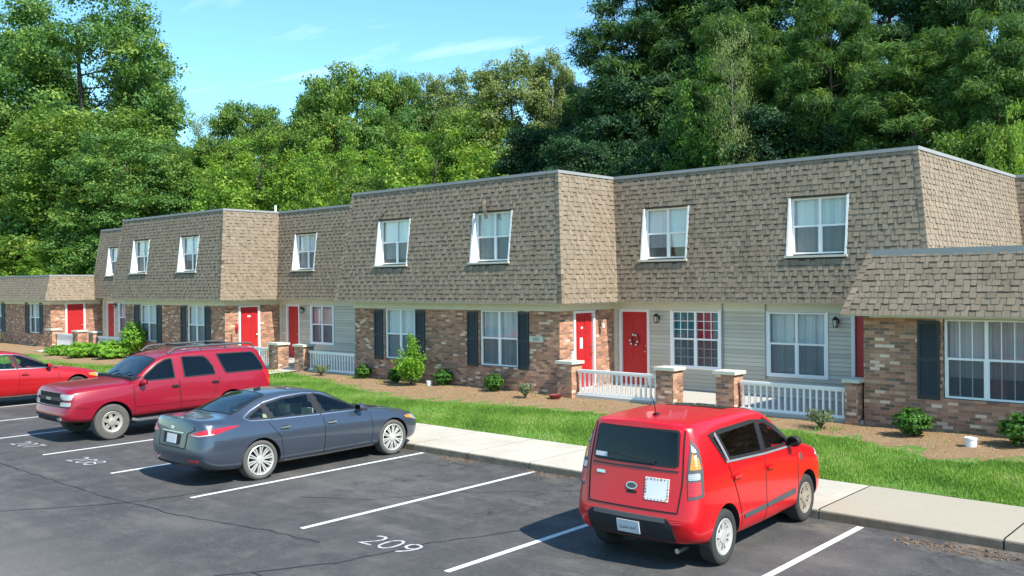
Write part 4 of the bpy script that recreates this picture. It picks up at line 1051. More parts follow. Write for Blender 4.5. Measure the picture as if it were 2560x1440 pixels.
        for p in body.polygons:
            c = p.center; m = 0
            for xw in (sp['xf'], sp['xr']):
                d = sqrt((c.x - xw) ** 2 + (c.z - sp['R']) ** 2)
                if d < sp['R'] + sp['archgap'] + .004 and abs(p.normal.y) < .6 or d < sp['R'] + sp['archgap'] - .01: m = 1
            if p.normal.z < -.85 and c.z < .5: m = 1
            if m == 0 and c.z < interp(sp['bot'], c.x) + zlow: m = 2
            p.material_index = m
        body.polygons.foreach_set('use_smooth', [True] * len(body.polygons))
        body.set_sharp_from_angle(angle=radians(38))
        s.body = place('body', body, s.t); return
    # ---- projected panels
    FR = {'R': (Vector((0, -4, 0)), Vector((1, 0, 0)), Vector((0, 0, 1)), Vector((0, 1, 0))), 'L': (Vector((0, 4, 0)), Vector((1, 0, 0)), Vector((0, 0, 1)), Vector((0, -1, 0))),
          'B': (Vector((-4, 0, 0)), Vector((0, -1, 0)), Vector((0, 0, 1)), Vector((1, 0, 0))), 'F': (Vector((4, 0, 0)), Vector((0, 1, 0)), Vector((0, 0, 1)), Vector((-1, 0, 0))),
          'T': (Vector((0, 0, 4)), Vector((1, 0, 0)), Vector((0, 1, 0)), Vector((0, 0, -1)))}
    for nm, (ax, ay) in {'BR': (-1, -1), 'BL': (-1, 1), 'FL': (1, 1), 'FR': (1, -1)}.items():
        o = Vector((ax * 4, ay * 4, 0)); d = -o.normalized(); FR[nm] = (o, Vector((-d.y, d.x, 0)), Vector((0, 0, 1)), d)
    def q(s, view, pts):
        O, A, B, D = s.FR[view]; return [((Vector(p) - O).dot(A), (Vector(p) - O).dot(B)) for p in pts]
    def hit(s, view, u, v):
        O, A, B, D = s.FR[view]; h = s.bvh.ray_cast(O + A * u + B * v, D)
        return h
    def panel(s, name, view, poly, mat, off=.006, parent=None, smooth=True, step=.045, rim=.012, dens=None, rounds=0.0, norm=False):
        """poly: outline in the view's (u, v) coordinates, laid over the body at a small offset"""
        O, A, B, D = s.FR[view]
        pts = []
        P = [Vector(p) for p in poly]
        if isinstance(mat, str) and mat.startswith('car_glass') and name != 'sunroof': s.glasses.append((view, [tuple(p) for p in poly])); rim = 0
        if rounds:
            Q = []
            for i, p in enumerate(P):
                a, b = P[i - 1], P[(i + 1) % len(P)]; ra = min(rounds, (a - p).length * .45); rb = min(rounds, (b - p).length * .45)
                p0, p1 = p + (a - p).normalized() * ra, p + (b - p).normalized() * rb
                for k in range(5): t = k / 4; Q.append(p0 * (1 - t) ** 2 + p * 2 * t * (1 - t) + p1 * t * t)
            P = Q
        for i, p in enumerate(P):
            q = P[(i + 1) % len(P)]; n = max(1, int((q - p).length / step)); pts += [p + (q - p) * k / n for k in range(n)]
        nb = len(pts); x0, x1 = min(p.x for p in pts), max(p.x for p in pts); y0, y1 = min(p.y for p in pts), max(p.y for p in pts)
        def inside(x, y):
            c = False; j = nb - 1
            for i in range(nb):
                a, b = pts[i], pts[j]
                if (a.y > y) != (b.y > y) and x < (b.x - a.x) * (y - a.y) / (b.y - a.y) + a.x: c = not c
                j = i
            return c
        inner = []; nx = int((x1 - x0) / step); ny = int((y1 - y0) / step)
        for i in range(1, nx + 1):
            for j in range(1, ny + 1):
                x, y = x0 + i * step, y0 + j * step
                if inside(x, y) and min((Vector((x, y)) - p).length for p in pts) > step * .5: inner.append(Vector((x, y)))
        r = geometry.delaunay_2d_cdt(pts + inner, [], [list(range(nb))], 1, 1e-5)
        vs, fs = r[0], r[2]; V = []; bad = []
        for k, p in enumerate(vs):
            h = s.hit(view, p.x, p.y)
            if h[0] is None: V.append(None); bad.append(k); continue
            nrm = h[1] if h[1].dot(D) < 0 else -h[1]
            V.append(h[0] - D * off * 1.0 if not norm else h[0] + nrm * off)
        okay = [v for v in V if v is not None]
        if not okay: return None
        for k in bad:
            near = min((j for j in range(len(vs)) if V[j] is not None), key=lambda j: (vs[j] - vs[k]).length); V[k] = V[near]
        bm = bmesh.new(); bv = [bm.verts.new(v) for v in V]
        for f in fs:
            try: bm.faces.new([bv[i] for i in f])
            except ValueError: pass
        bmesh.ops.recalc_face_normals(bm, faces=bm.faces)
        bm.normal_update()
        if bm.faces and sum(f.normal.dot(D) for f in bm.faces) > 0: bmesh.ops.reverse_faces(bm, faces=bm.faces)
        if rim:
            be = [e for e in bm.edges if len(e.link_faces) == 1]
            ex = bmesh.ops.extrude_edge_only(bm, edges=be); nv = [g for g in ex['geom'] if isinstance(g, bmesh.types.BMVert)]
            for v in nv: v.co += D * (rim + off)
        me = bpy.data.meshes.new(name); bm.to_mesh(me); bm.free(); me.materials.append(M[mat] if isinstance(mat, str) else mat)
        if smooth: me.polygons.foreach_set('use_smooth', [True] * len(me.polygons)); me.set_sharp_from_angle(angle=radians(50))
        g = place(name, me, parent or s.t)
        if isinstance(mat, str) and mat.startswith('car_glass') and name != 'sunroof':
            loop = [p.copy() for p in P] + [P[0].copy()]; c = sum((Vector(p) for p in P), Vector((0, 0))) / len(P)
            s.strip('window_seal', view, [c + (p - c) * (1 - .016 / max(.05, (p - c).length)) for p in loop], .024, 'dark', off + .002, g if parent is None else parent)
        return g
    def finish(s, seat, xf, xr, zs, ztop):
        """open the body behind the glass, add seal bands and a cabin"""
        me = s.body.data; base = ABS[s.body.name]; bm = bmesh.new(); bm.from_mesh(me); kill = []
        def ins(poly, x, y):
            c = False; j = len(poly) - 1
            for i in range(len(poly)):
                a, b = poly[i], poly[j]
                if (a[1] > y) != (b[1] > y) and x < (b[0] - a[0]) * (y - a[1]) / (b[1] - a[1]) + a[0]: c = not c
                j = i
            return c
        for view, poly in s.glasses:
            O, A, B, D = s.FR[view]
            for f in bm.faces:
                if f.normal.dot(D) > -.15: continue
                if all(ins(poly, (v.co + base - O).dot(A), (v.co + base - O).dot(B)) for v in f.verts): kill.append(f)
        bmesh.ops.delete(bm, geom=list(set(kill)), context='FACES'); bm.to_mesh(me); bm.free(); me.update()
        W2 = s.sp['W'] / 2; S_ = seat
        mb = MB(); mb.box(s.sp['xr'] - .35, s.sp['xf'] - .45, -W2 + .14, W2 - .14, .30, zs - .05); add('cabin_floor', mb, 'dark', s.t)
        for (x, ys) in ((xf, (-.37, .37)), (xr, (-.37, .37))):
            for y in ys:
                w = .25; mb = MB()
                mb.obox((x + .22, y, zs + .03), (.25, 0, .02), (0, w, 0), (0, 0, .07)); mb.obox((x - .06, y, (zs + ztop - .2) / 2 + .03), (.055, 0, -.02), (0, w * .95, 0), (-.05, 0, (ztop - .2 - zs) / 2))
                mb.obox((x - .14, y, ztop - .10), (.045, 0, 0), (0, .13, 0), (-.01, 0, .085)); me = mb.mesh('seat', S_); o = place('seat', me, s.t)
                bv = o.modifiers.new('b', 'BEVEL'); bv.width = .035; bv.segments = 3
        xd = xf + .72; mb = MB(); mb.obox((xd + .05, 0, ztop - .22), (.20, 0, 0), (0, W2 - .16, 0), (0, 0, .10)); add('dashboard', mb, 'dark', s.t)
        mb = MB(); c = Vector((xd - .20, .37, ztop - .20)); mb.tube([c + Vector((sin(.35) * .18 * sin(a), .18 * cos(a), .18 * sin(a))) for a in [2 * pi * i / 20 for i in range(21)]], .016, 6, caps=False); add('steering_wheel', mb, 'dark', s.t, smooth=True)
    def strip(s, name, view, line, w, mat, off=.006, parent=None, closed=False, rim=.006):
        """a band of width w following a line in the view"""
        L = [Vector(p) for p in line]; D2 = []
        for a, b in zip(L[:-1], L[1:]):
            n = max(1, int((b - a).length / .05)); D2 += [a + (b - a) * k / n for k in range(n)]
        D2.append(L[-1]); O, A, B, D = s.FR[view]; mb = MB(); prev = None
        for i, p in enumerate(D2):
            d = (D2[min(i + 1, len(D2) - 1)] - D2[max(i - 1, 0)]).normalized(); n = Vector((-d.y, d.x)) * w / 2; e = []
            for q in (p + n, p - n):
                h = s.hit(view, q.x, q.y)
                if h[0] is None: e = None; break
                e.append(h[0] - D * off)
            if e and prev:
                mb.face([prev[0], e[0], e[1], prev[1]])
                mb.face([prev[0], prev[0] + D * (off + rim), e[0] + D * (off + rim), e[0]]); mb.face([prev[1], e[1], e[1] + D * (off + rim), prev[1] + D * (off + rim)])
            prev = e
        if not mb.f: return None
        return add(name, mb, mat, parent or s.t, smooth=True)
    def wheels(s, style='twin10', mats=('rubber', 'alloy'), front_mats=None, w=.215, rr=None):
        sp = s.sp; R = sp['R']; rr = rr or R * .68
        for xw in (sp['xf'], sp['xr']):
            tm, am = (front_mats if (front_mats and xw == sp['xf']) else mats)
            for sg in (1, -1):
                t = bpy.data.objects.new('wheel', None); COL.objects.link(t); t.parent = s.t; yo = sg * (sp['W'] / 2 - .035 - w / 2 + sp.get('track', 0))
                t.location = (xw, yo, R * 1.03 / s.zk if s.zk != 1 else R); t.scale = (1.03, 1, 1.03 / s.zk) if s.zk != 1 else (1, 1, 1); ABS[t.name] = Vector((xw, yo, R)); C = Vector((xw, yo, R))
                f = lambda r, h: (r, sg * h)
                mb = MB(); h = w / 2
                prof = [(rr - .01, -h * .6), (rr + .01, -h * .92), (R - .035, -h), (R - .008, -h * .86), (R, -h * .6), (R, h * .6), (R - .008, h * .86), (R - .035, h * 1.0), (rr + .03, h * 1.0), (rr + .005, h * .90), (rr - .012, h * .82)]
                mb.lathe([f(a, b) for a, b in prof], 40, C, 'y'); add('tyre', mb, tm, t, smooth=35)
                mb = MB(); mb.lathe([f(a, b) for a, b in [(rr + .004, h * .86), (rr - .008, h * .93), (rr - .022, h * .88), (rr - .03, h * .5), (rr - .045, -h * .5), (0, -h * .5)]], 40, C, 'y', mi=0)
                mb.lathe([f(a, b) for a, b in [(0, h * .10), (rr * .84, h * .02), (rr - .03, h * .1)]], 32, C, 'y', mi=1)
                fy = h * .80
                def spoke(a, r0, r1, w0, w1, y0=fy - .012, y1=fy - .004, th=.03):
                    ca, sa = cos(a), sin(a); rad = Vector((ca, 0, sa)); tn = Vector((-sa, 0, ca)); Y = Vector((0, sg, 0))
                    q = [C + rad * r0 + tn * w0 + Y * y0, C + rad * r0 - tn * w0 + Y * y0, C + rad * r1 - tn * w1 + Y * y1, C + rad * r1 + tn * w1 + Y * y1]; b = [p - Y * th for p in q]
                    mb.face(q if sg > 0 else q[::-1])
                    for i in range(4): j = (i + 1) % 4; mb.face([q[i], q[j], b[j], b[i]])
                if style == 'twin10':
                    for k in range(10):
                        a = 2 * pi * k / 10 + .2
                        for d in (-.105, .105): spoke(a + d, .055, rr - .02, .010, .013)
                    mb.lathe([f(a, b) for a, b in [(.075, fy - .03), (.07, fy), (.03, fy + .004), (0, fy + .004)]], 20, C, 'y')
                elif style == 'five':
                    for k in range(5):
                        a = 2 * pi * k / 5 + .3
                        spoke(a, .04, rr - .02, .027, .036)
                        spoke(a + .63, .04, rr * .80, .012, .010)
                    mb.lathe([f(a, b) for a, b in [(.085, fy - .03), (.08, fy), (.03, fy + .006), (0, fy + .006)]], 20, C, 'y')
                    mb.lathe([f(a, b) for a, b in [(rr - .008, fy + .01), (rr - .055, fy - .006), (rr - .058, fy - .03)]], 32, C, 'y')
                elif style == 'six':
                    for k in range(6):
                        a = 2 * pi * k / 6 + .3; spoke(a, .05, rr - .02, .048, .036)
                    mb.lathe([f(a, b) for a, b in [(.10, fy - .03), (.095, fy + .01), (.05, fy + .02), (0, fy + .02)]], 20, C, 'y')
                    mb.lathe([f(a, b) for a, b in [(rr - .005, fy + .012), (rr - .06, fy - .004), (rr - .062, fy - .03)]], 32, C, 'y')
                me = mb.mesh('rim', [am, 'void'], 35)
                place('rim', me, t)
                if style: 
                    mb = MB(); mb.lathe([f(a, b) for a, b in [(rr * .55, -h * .2), (rr * .55, h * .05), (.05, h * .05)]], 24, C, 'y'); add('brake_disc', mb, 'darkgrey', t)
    def mirror(s, x, z, y, mat, L=1, cap='dark'):
        for sg in (1, -1):
            mb = MB(); c = Vector((x, sg * (y + .10), z)); rnd = []
            mb.lathe([(0, -.055), (.07, -.05), (.095, -.01), (.09, .035), (.05, .07), (0, .075)], 14, c, 'x')
            for i, v in enumerate(mb.v): mb.v[i] = (v[0], c.y + (v[1] - c.y) * 1.05, c.z + (v[2] - c.z) * .78)
            m = add('side_mirror', mb, mat, s.t, smooth=60)
            mb = MB(); mb.tube([(x + .01, sg * (y - .02), z - .05), (x, sg * (y + .07), z - .03)], .025, 8); add('mirror_arm', mb, cap, m)
            mb = MB(); mb.lathe([(0, 0), (.085, 0)], 14, Vector((x - .058, c.y, z)), 'x')
            for i, v in enumerate(mb.v): mb.v[i] = (v[0], c.y + (v[1] - c.y) * .95, c.z + (v[2] - c.z) * .7)
            add('mirror_glass', mb, 'car_glass', m)
    def handle(s, view, u, v, mat, door, w=.20):
        s.panel('handle_recess', view, [(u - w * .35, v - .035), (u + w * .35, v - .035), (u + w * .35, v + .03), (u - w * .35, v + .03)], 'dark' if mat != 'soul_paint' else mat, .0075, door, rounds=.03, step=.03)
        h = s.hit(view, u, v)
        if h[0] is None: return
        D = s.FR[view][3]; mb = MB(); c = h[0] - D * .032
        mb.obox(c, (w / 2, 0, 0), (0, .010, 0), (0, 0, .016)); mb.obox(h[0] - D * .015 + Vector((w * .42, 0, 0)), (.012, 0, 0), (0, .015, 0), (0, 0, .014)); mb.obox(h[0] - D * .015 - Vector((w * .42, 0, 0)), (.012, 0, 0), (0, .015, 0), (0, 0, .014))
        add('handle', mb, mat, door)

def tglass(name, col, refl=.02, tone=(.01, .015, .018), body=.0):
    t = NT(name); lw = t.add('Fresnel'); lw.inputs[0].default_value = 1.42
    g = t.add('BsdfGlossy'); g.inputs['Roughness'].default_value = .02; tr = t.add('BsdfTransparent'); tr.inputs['Color'].default_value = (*col, 1)
    mx = t.add('MixShader'); t.l.new(t.math('ADD', t.math('MULTIPLY', lw.outputs[0], 1.0), refl, clamp=True), mx.inputs[0])
    t.l.new(tr.outputs[0], mx.inputs[1]); t.l.new(g.outputs[0], mx.inputs[2]); t.l.new(mx.outputs[0], t.out.inputs[0]); return t.m
M['car_glass'] = tglass('dark_privacy_glass', (.055, .06, .065)); M['car_glass2'] = tglass('tinted_green_glass', (.80, .92, .86)); M['car_glass3'] = tglass('windshield_glass', (.45, .58, .60), .14)
def two_sided(m, inner):
    t = m.node_tree; out = [n for n in t.nodes if n.type == 'OUTPUT_MATERIAL'][0]; src = out.inputs[0].links[0].from_socket
    mx = t.nodes.new('ShaderNodeMixShader'); g = t.nodes.new('ShaderNodeNewGeometry'); d = t.nodes.new('ShaderNodeBsdfDiffuse'); d.inputs[0].default_value = (*inner, 1)
    t.links.new(g.outputs['Backfacing'], mx.inputs[0]); t.links.new(src, mx.inputs[1]); t.links.new(d.outputs[0], mx.inputs[2]); t.links.new(mx.outputs[0], out.inputs[0])
for nm_, c_ in (('soul_paint', (.05, .05, .055)), ('sedan_paint', (.42, .39, .33)), ('suv_paint', (.10, .095, .09)), ('red2_paint', (.42, .40, .36))): two_sided(M[nm_], c_)
M['seat_dark'] = simple('dark_upholstery', (.035, .035, .038), .85); M['seat_beige'] = simple('beige_upholstery', (.62, .56, .42), .7); M['seat_grey'] = simple('grey_upholstery', (.36, .35, .33), .8)
S4 = .965
# ---------- red boxy hatchback
soul = dict(W=1.785, R=.325, archgap=.055, xf=1.235, xr=-1.315, paint='soul_paint', zw=.60, rocker=.955, kf=.74, kf1=.93, kr=.90, kr1=.985, rr=.10, bulge=.6,
    stations=[2.05, 1.93, 1.70, 1.40, 1.12, .98, .82, .45, .18, -.10, -.60, -1.15, -1.55, -1.80, -1.92, -2.0],
    bot=[(2.05, .27), (1.6, .21), (0, .20), (-1.5, .24), (-2.0, .32)],
    top=[(2.05, .86), (1.93, .93), (1.70, 1.0), (1.40, 1.06), (1.12, 1.14), (.98, 1.165), (.82, 1.24), (.45, 1.48), (.18, 1.615), (-.10, 1.66), (-.6, 1.68), (-1.15, 1.675), (-1.8, 1.66), (-2.0, 1.65)],
    rail=[(2.05, .82), (1.93, .89), (1.70, .96), (1.40, 1.01), (1.12, 1.09), (.98, 1.11), (.82, 1.18), (.45, 1.43), (.18, 1.56), (-.1, 1.605), (-.6, 1.63), (-1.2, 1.63), (-2.0, 1.60)],
    belt=[(2.05, .76), (1.7, .93), (1.1, 1.06), (.8, 1.08), (-.1, 1.11), (-1.2, 1.16), (-2.0, 1.18)],
    shoulder=[(2.05, .68), (1.6, .84), (.5, .90), (-1, .94), (-2.0, .90)],
    ybelt=[(2.05, .78), (1.6, .82), (1.1, .835), (0, .84), (-1.3, .84), (-2.0, .83)],
    yrail=[(2.05, .68), (1.6, .72), (1.12, .75), (.98, .745), (.82, .73), (.45, .70), (.18, .69), (-.6, .70), (-1.6, .70), (-2.0, .69)],
    ymax=[(2.05, .84), (1.7, .875), (1.24, .8925), (.6, .875), (-.6, .875), (-1.3, .8925), (-1.8, .885), (-2.0, .86)],
    front=[(.25, 1.98), (.45, 2.06), (.70, 2.05), (.86, 1.98)],
    rear=[(.28, -1.97), (.42, -2.05), (.60, -2.075), (.72, -2.05), (.80, -2.005), (1.05, -1.985), (1.14, -1.965), (1.40, -1.91), (1.58, -1.87), (1.66, -1.86)], creases={6: .25, 7: .25}, zclad=.03)
cx = -6.17; HD = radians(92.8)
k = Car('parked_hatchback', soul, 'bright red boxy hatchback with a white sticker on its tailgate, nose to the kerb', 'car', (cx + .045, 10.66, 0), HD, .945, 1.058)
k.wheels('five', ('rubber', 'alloy'), ('rubber', 'alloy_dirty'), .205, .215)
for v in 'RL':
    fd = k.panel('door', v, [(.88, .30), (.90, .95), (.88, 1.075), (-.13, 1.10), (-.13, .28)], 'soul_paint', .004, rounds=.03)
    rd = k.panel('door', v, [(-.15, .28), (-.15, 1.10), (-1.19, 1.16), (-1.12, .98), (-.99, .72), (-.90, .50), (-.86, .28)], 'soul_paint', .004, rounds=.03)
    k.strip('panel_gap', v, [(.895, .30), (.905, .95), (.88, 1.04)], .012, 'void', .0052, fd); k.strip('panel_gap', v, [(-.14, .27), (-.14, 1.06)], .012, 'void', .0052, fd)
    k.strip('panel_gap', v, [(-.85, .28), (-.89, .5), (-.98, .72), (-1.10, .95), (-1.18, 1.12)], .012, 'void', .0052, rd)
    k.strip('window_surround', v, [(.86, 1.085), (-.14, 1.115), (-1.24, 1.17), (-1.50, 1.495), (-1.2, 1.52), (-.3, 1.525), (.10, 1.485), (.48, 1.32), (.86, 1.105)], .024, 'dark', .009)
    k.panel('front_door_glass', v, [(.80, 1.12), (-.10, 1.135), (-.12, 1.505), (.08, 1.47), (.43, 1.315)], 'car_glass2', .008, fd, rounds=.02)
    k.panel('rear_door_glass', v, [(-.20, 1.14), (-1.13, 1.185), (-1.31, 1.495), (-.20, 1.51)], 'car_glass', .008, rd, rounds=.02)
    k.panel('quarter_glass', v, [(-1.21, 1.20), (-1.27, 1.21), (-1.465, 1.48), (-1.38, 1.49)], 'car_glass', .008, rounds=.01)
    k.strip('window_pillar', v, [(-.16, 1.12), (-.16, 1.515)], .075, 'dark', .011, fd); k.strip('window_pillar', v, [(-1.17, 1.17), (-1.36, 1.505)], .045, 'midgrey', .011, rd); k.strip('belt_trim', v, [(.88, 1.082), (-.14, 1.108), (-1.24, 1.165)], .022, 'midgrey', .014)
    k.strip('window_pillar', v, [(.08, 1.49), (.48, 1.32), (.92, 1.08)], .075, 'dark', .012, fd)
    k.handle(v, -.02, .93, 'soul_paint', fd, .19); k.handle(v, -1.02, .97, 'soul_paint', rd, .19)
    k.panel('side_moulding', v, [(.80, .46), (-.125, .44), (-.125, .50), (.80, .53)], 'darkgrey', .014, fd, rounds=.02)
    k.panel('side_moulding', v, [(-.155, .44), (-.80, .43), (-.84, .49), (-.155, .50)], 'darkgrey', .014, rd, rounds=.02)
    k.panel('turn_repeater', v, [(.99, .86), (1.06, .87), (1.07, .95), (1.0, .96)], 'chrome', .010, rounds=.03, step=.02)
k.panel('windshield', 'T', [(.97, -.64), (.97, .64), (.24, .56), (.24, -.56)], 'car_glass3', .006, rounds=.04)
k.panel('sunroof', 'T', [(-.02, -.40), (-.02, .40), (-.52, .42), (-.52, -.42)], 'car_glass', .006, rounds=.05)
k.panel('sunroof', 'T', [(.14, -.52), (.14, .52), (.02, .53), (.02, -.53)], 'dark', .006, rounds=.03)
tg = k.panel('tailgate', 'B', [(-.60, .70), (.60, .70), (.625, 1.0), (.61, 1.17), (.58, 1.585), (-.58, 1.585), (-.61, 1.17), (-.625, 1.0)], 'soul_paint', .006, rounds=.05)
k.strip('panel_gap', 'B', [(-.62, 1.58), (-.65, 1.14), (-.65, .99), (-.62, .69), (.62, .69), (.65, .99), (.65, 1.14), (.62, 1.58)], .014, 'void', .0065, tg)
k.panel('rear_window', 'B', [(-.60, 1.18), (.60, 1.18), (.575, 1.575), (-.575, 1.575)], 'car_glass', .011, tg, rounds=.04)
k.strip('rear_wiper', 'B', [(.30, 1.215), (-.05, 1.245), (-.38, 1.27)], .02, 'dark', .034, tg); k.panel('sticker', 'B', [(-.575, 1.21), (-.39, 1.21), (-.39, 1.26), (-.575, 1.26)], 'plate', .013, tg, step=.03)
k.strip('tailgate_fold', 'B', [(-.60, 1.135), (.60, 1.135)], .018, 'soul_paint', .014, tg)
bd = k.panel('badge', 'B', [(.078 * cos(a), .93 + .042 * sin(a)) for a in [2 * pi * i / 20 for i in range(20)]], 'chrome', .018, tg, step=.02); k.panel('badge_face', 'B', [(.064 * cos(a), .93 + .031 * sin(a)) for a in [2 * pi * i / 20 for i in range(20)]], 'darkgrey', .021, tg, step=.02)
k.panel('gate_handle', 'B', [(-.07, .845), (.07, .845), (.07, .875), (-.07, .875)], 'void', .010, tg, rounds=.01, step=.02)
k.panel('model_badge', 'B', [(-.53, 1.02), (-.40, 1.02), (-.40, 1.055), (-.53, 1.055)], 'chrome', .014, tg, step=.02)
st = k.panel('white_sticker', 'B', [(.18, .80), (.495, .80), (.495, 1.045), (.18, 1.045)], 'white', .014, tg, step=.04)
rn = random.Random(4); MARKS = [simple('sticker_ink', c, .6) for c in ((.5, .1, .1), (.1, .3, .12), (.6, .45, .1), (.15, .15, .2), (.5, .2, .4))]
for i in range(26):   # little multicoloured squares round the sticker's border
    f = i / 26 * 4; e = f % 1
    u, v = [(.19 + .29 * e, .812), (.482, .815 + .215 * e), (.482 - .29 * e, 1.030), (.193, 1.03 - .215 * e)][int(f)]; s_ = rn.uniform(.006, .012)
    k.panel('sticker_mark', 'B', [(u - s_, v - s_), (u + s_, v - s_), (u + s_, v + s_), (u - s_, v + s_)], MARKS[i * 7 % 5], .0165, st, step=.05, rim=0)
for sg, v in ((-1, 'BR'), (1, 'BL')):
    O, A, B, D = k.FR[v]
    # outline given in (y, z) at the rear corner, mapped to the diagonal view
    def dv(yy, zz, xx=-1.9): p = Vector((xx, sg * yy, zz)); return ((p - O).dot(A), zz)
    def tl(name, pts, mat, off, parent=None): return k.panel(name, v, [dv(a, b, c) for a, b, c in pts], mat, off, parent, rounds=.015, step=.03)
    t_ = tl('taillight', [(.695, 1.49, -1.86), (.775, 1.37, -1.80), (.83, 1.18, -1.82), (.87, .87, -1.86), (.72, .84, -2.0), (.685, 1.12, -1.95)], 'darkgrey', .009)
    tl('amber_lens', [(.705, 1.34, -1.87), (.765, 1.29, -1.82), (.80, 1.17, -1.82), (.705, 1.16, -1.93)], 'lens_amber', .013, t_); tl('clear_lens', [(.71, 1.44, -1.88), (.755, 1.35, -1.83), (.71, 1.35, -1.88)], 'lens_clear', .013, t_)
    tl('clear_lens', [(.69, 1.12, -1.94), (.78, 1.13, -1.83), (.79, 1.06, -1.84), (.695, 1.05, -1.95)], 'lens_clear', .013, t_); tl('red_lens', [(.70, 1.03, -1.96), (.795, 1.04, -1.84), (.825, .90, -1.87), (.715, .87, -1.99)], 'lens_red', .013, t_)
    k.panel('bumper_reflector', 'B', [(-sg * .52, .56), (-sg * .68, .56), (-sg * .68, .62), (-sg * .52, .62)], 'lens_red', .010, rounds=.01, step=.03)
bp = k.panel('rear_bumper_insert', 'B', [(-.56, .62), (.50, .62), (.56, .56), (.60, .36), (-.60, .36), (-.62, .56)], 'dark', .012, rounds=.03)
k.strip('bumper_edge', 'B', [(-.52, .60), (.48, .60)], .05, 'darkgrey', .02, bp)
pl = k.panel('number_plate', 'B', [(-.17, .40), (.14, .40), (.14, .545), (-.17, .545)], 'plate', .03, bp, step=.05)
text_obj('plate_number', 'Z267009', .078, (-2.132, .015, .47), (radians(90), 0, radians(-90)), 'darkgrey', k.t, sx=.8)
k.mirror(.66, 1.16, .82, 'dark'); k.strip('antenna_base', 'T', [(-1.50, .0), (-1.42, .0)], .05, 'dark', .02)
mb = MB(); mb.tube([(-1.46, 0, 1.66), (-1.50, 0, 1.78), (-1.56, 0, 1.90)], [.008, .006, .004], 6); add('antenna', mb, 'dark', k.t)
mb = MB(); mb.tube([(-1.95, -.55, .24), (-1.7, -.55, .24)], .03, 10); add('exhaust', mb, 'chrome', k.t)
for v, g in (('FL', 1), ('FR', -1)): k.panel('headlight', v, k.q(v, [(2.0, g * .45, .72), (1.85, g * .78, .72), (1.60, g * .85, .86), (1.70, g * .75, .93), (1.98, g * .48, .86)]), 'lens_clear', .01, rounds=.03)

k.finish('seat_dark', .20, -.75, .50, 1.20)

# ---------- slate sedan
sedan = dict(W=1.89, R=.345, archgap=.045, xf=1.635, xr=-1.375, paint='sedan_paint', zw=.58, rocker=.95, kf=.74, kf1=.94, kr=.90, kr1=.985, rr=.12, bulge=.8,
    stations=[2.49, 2.33, 2.05, 1.70, 1.35, 1.08, .92, .60, .25, -.10, -.55, -.95, -1.30, -1.62, -1.85, -1.98, -2.20, -2.36, -2.47],
    bot=[(2.49, .26), (2.1, .20), (0, .19), (-1.6, .20), (-2.2, .24), (-2.47, .32)],
    top=[(2.49, .70), (2.33, .79), (2.05, .86), (1.70, .92), (1.35, .96), (1.08, 1.0), (.92, 1.03), (.60, 1.19), (.25, 1.37), (-.10, 1.455), (-.55, 1.48), (-.95, 1.46), (-1.30, 1.38), (-1.62, 1.24), (-1.85, 1.145), (-1.98, 1.135), (-2.2, 1.13), (-2.47, 1.135)],
    rail=[(2.49, .67), (2.33, .75), (2.05, .82), (1.70, .88), (1.35, .92), (1.08, .955), (.92, .985), (.60, 1.14), (.25, 1.32), (-.10, 1.40), (-.55, 1.42), (-.95, 1.395), (-1.3, 1.31), (-1.62, 1.18), (-1.85, 1.10), (-1.98, 1.10), (-2.2, 1.10), (-2.47, 1.105)],
    belt=[(2.49, .62), (2.05, .77), (1.35, .88), (.9, .93), (0, .955), (-1, .985), (-1.6, 1.01), (-2.0, 1.045), (-2.47, 1.05)],
    shoulder=[(2.49, .56), (1.6, .76), (.5, .80), (-1, .86), (-2.0, .86), (-2.47, .82)],
    ybelt=[(2.49, .80), (1.7, .82), (1.0, .825), (0, .83), (-1.2, .825), (-1.9, .82), (-2.47, .82)],
    yrail=[(2.49, .70), (2.05, .72), (1.35, .74), (1.08, .73), (.92, .71), (.60, .655), (.25, .60), (-.1, .585), (-.55, .585), (-.95, .575), (-1.3, .575), (-1.62, .60), (-1.85, .64), (-1.98, .70), (-2.2, .73), (-2.47, .74)],
    ymax=[(2.49, .86), (2.05, .915), (1.63, .94), (.8, .93), (-.6, .935), (-1.37, .945), (-2.0, .935), (-2.47, .90)],
    front=[(.22, 2.40), (.45, 2.50), (.62, 2.49), (.74, 2.42)],
    rear=[(.24, -2.38), (.40, -2.47), (.60, -2.50), (.78, -2.47), (.92, -2.44), (1.0, -2.44), (1.10, -2.41)], creases={6: .45, 7: .2}, zclad=.0)
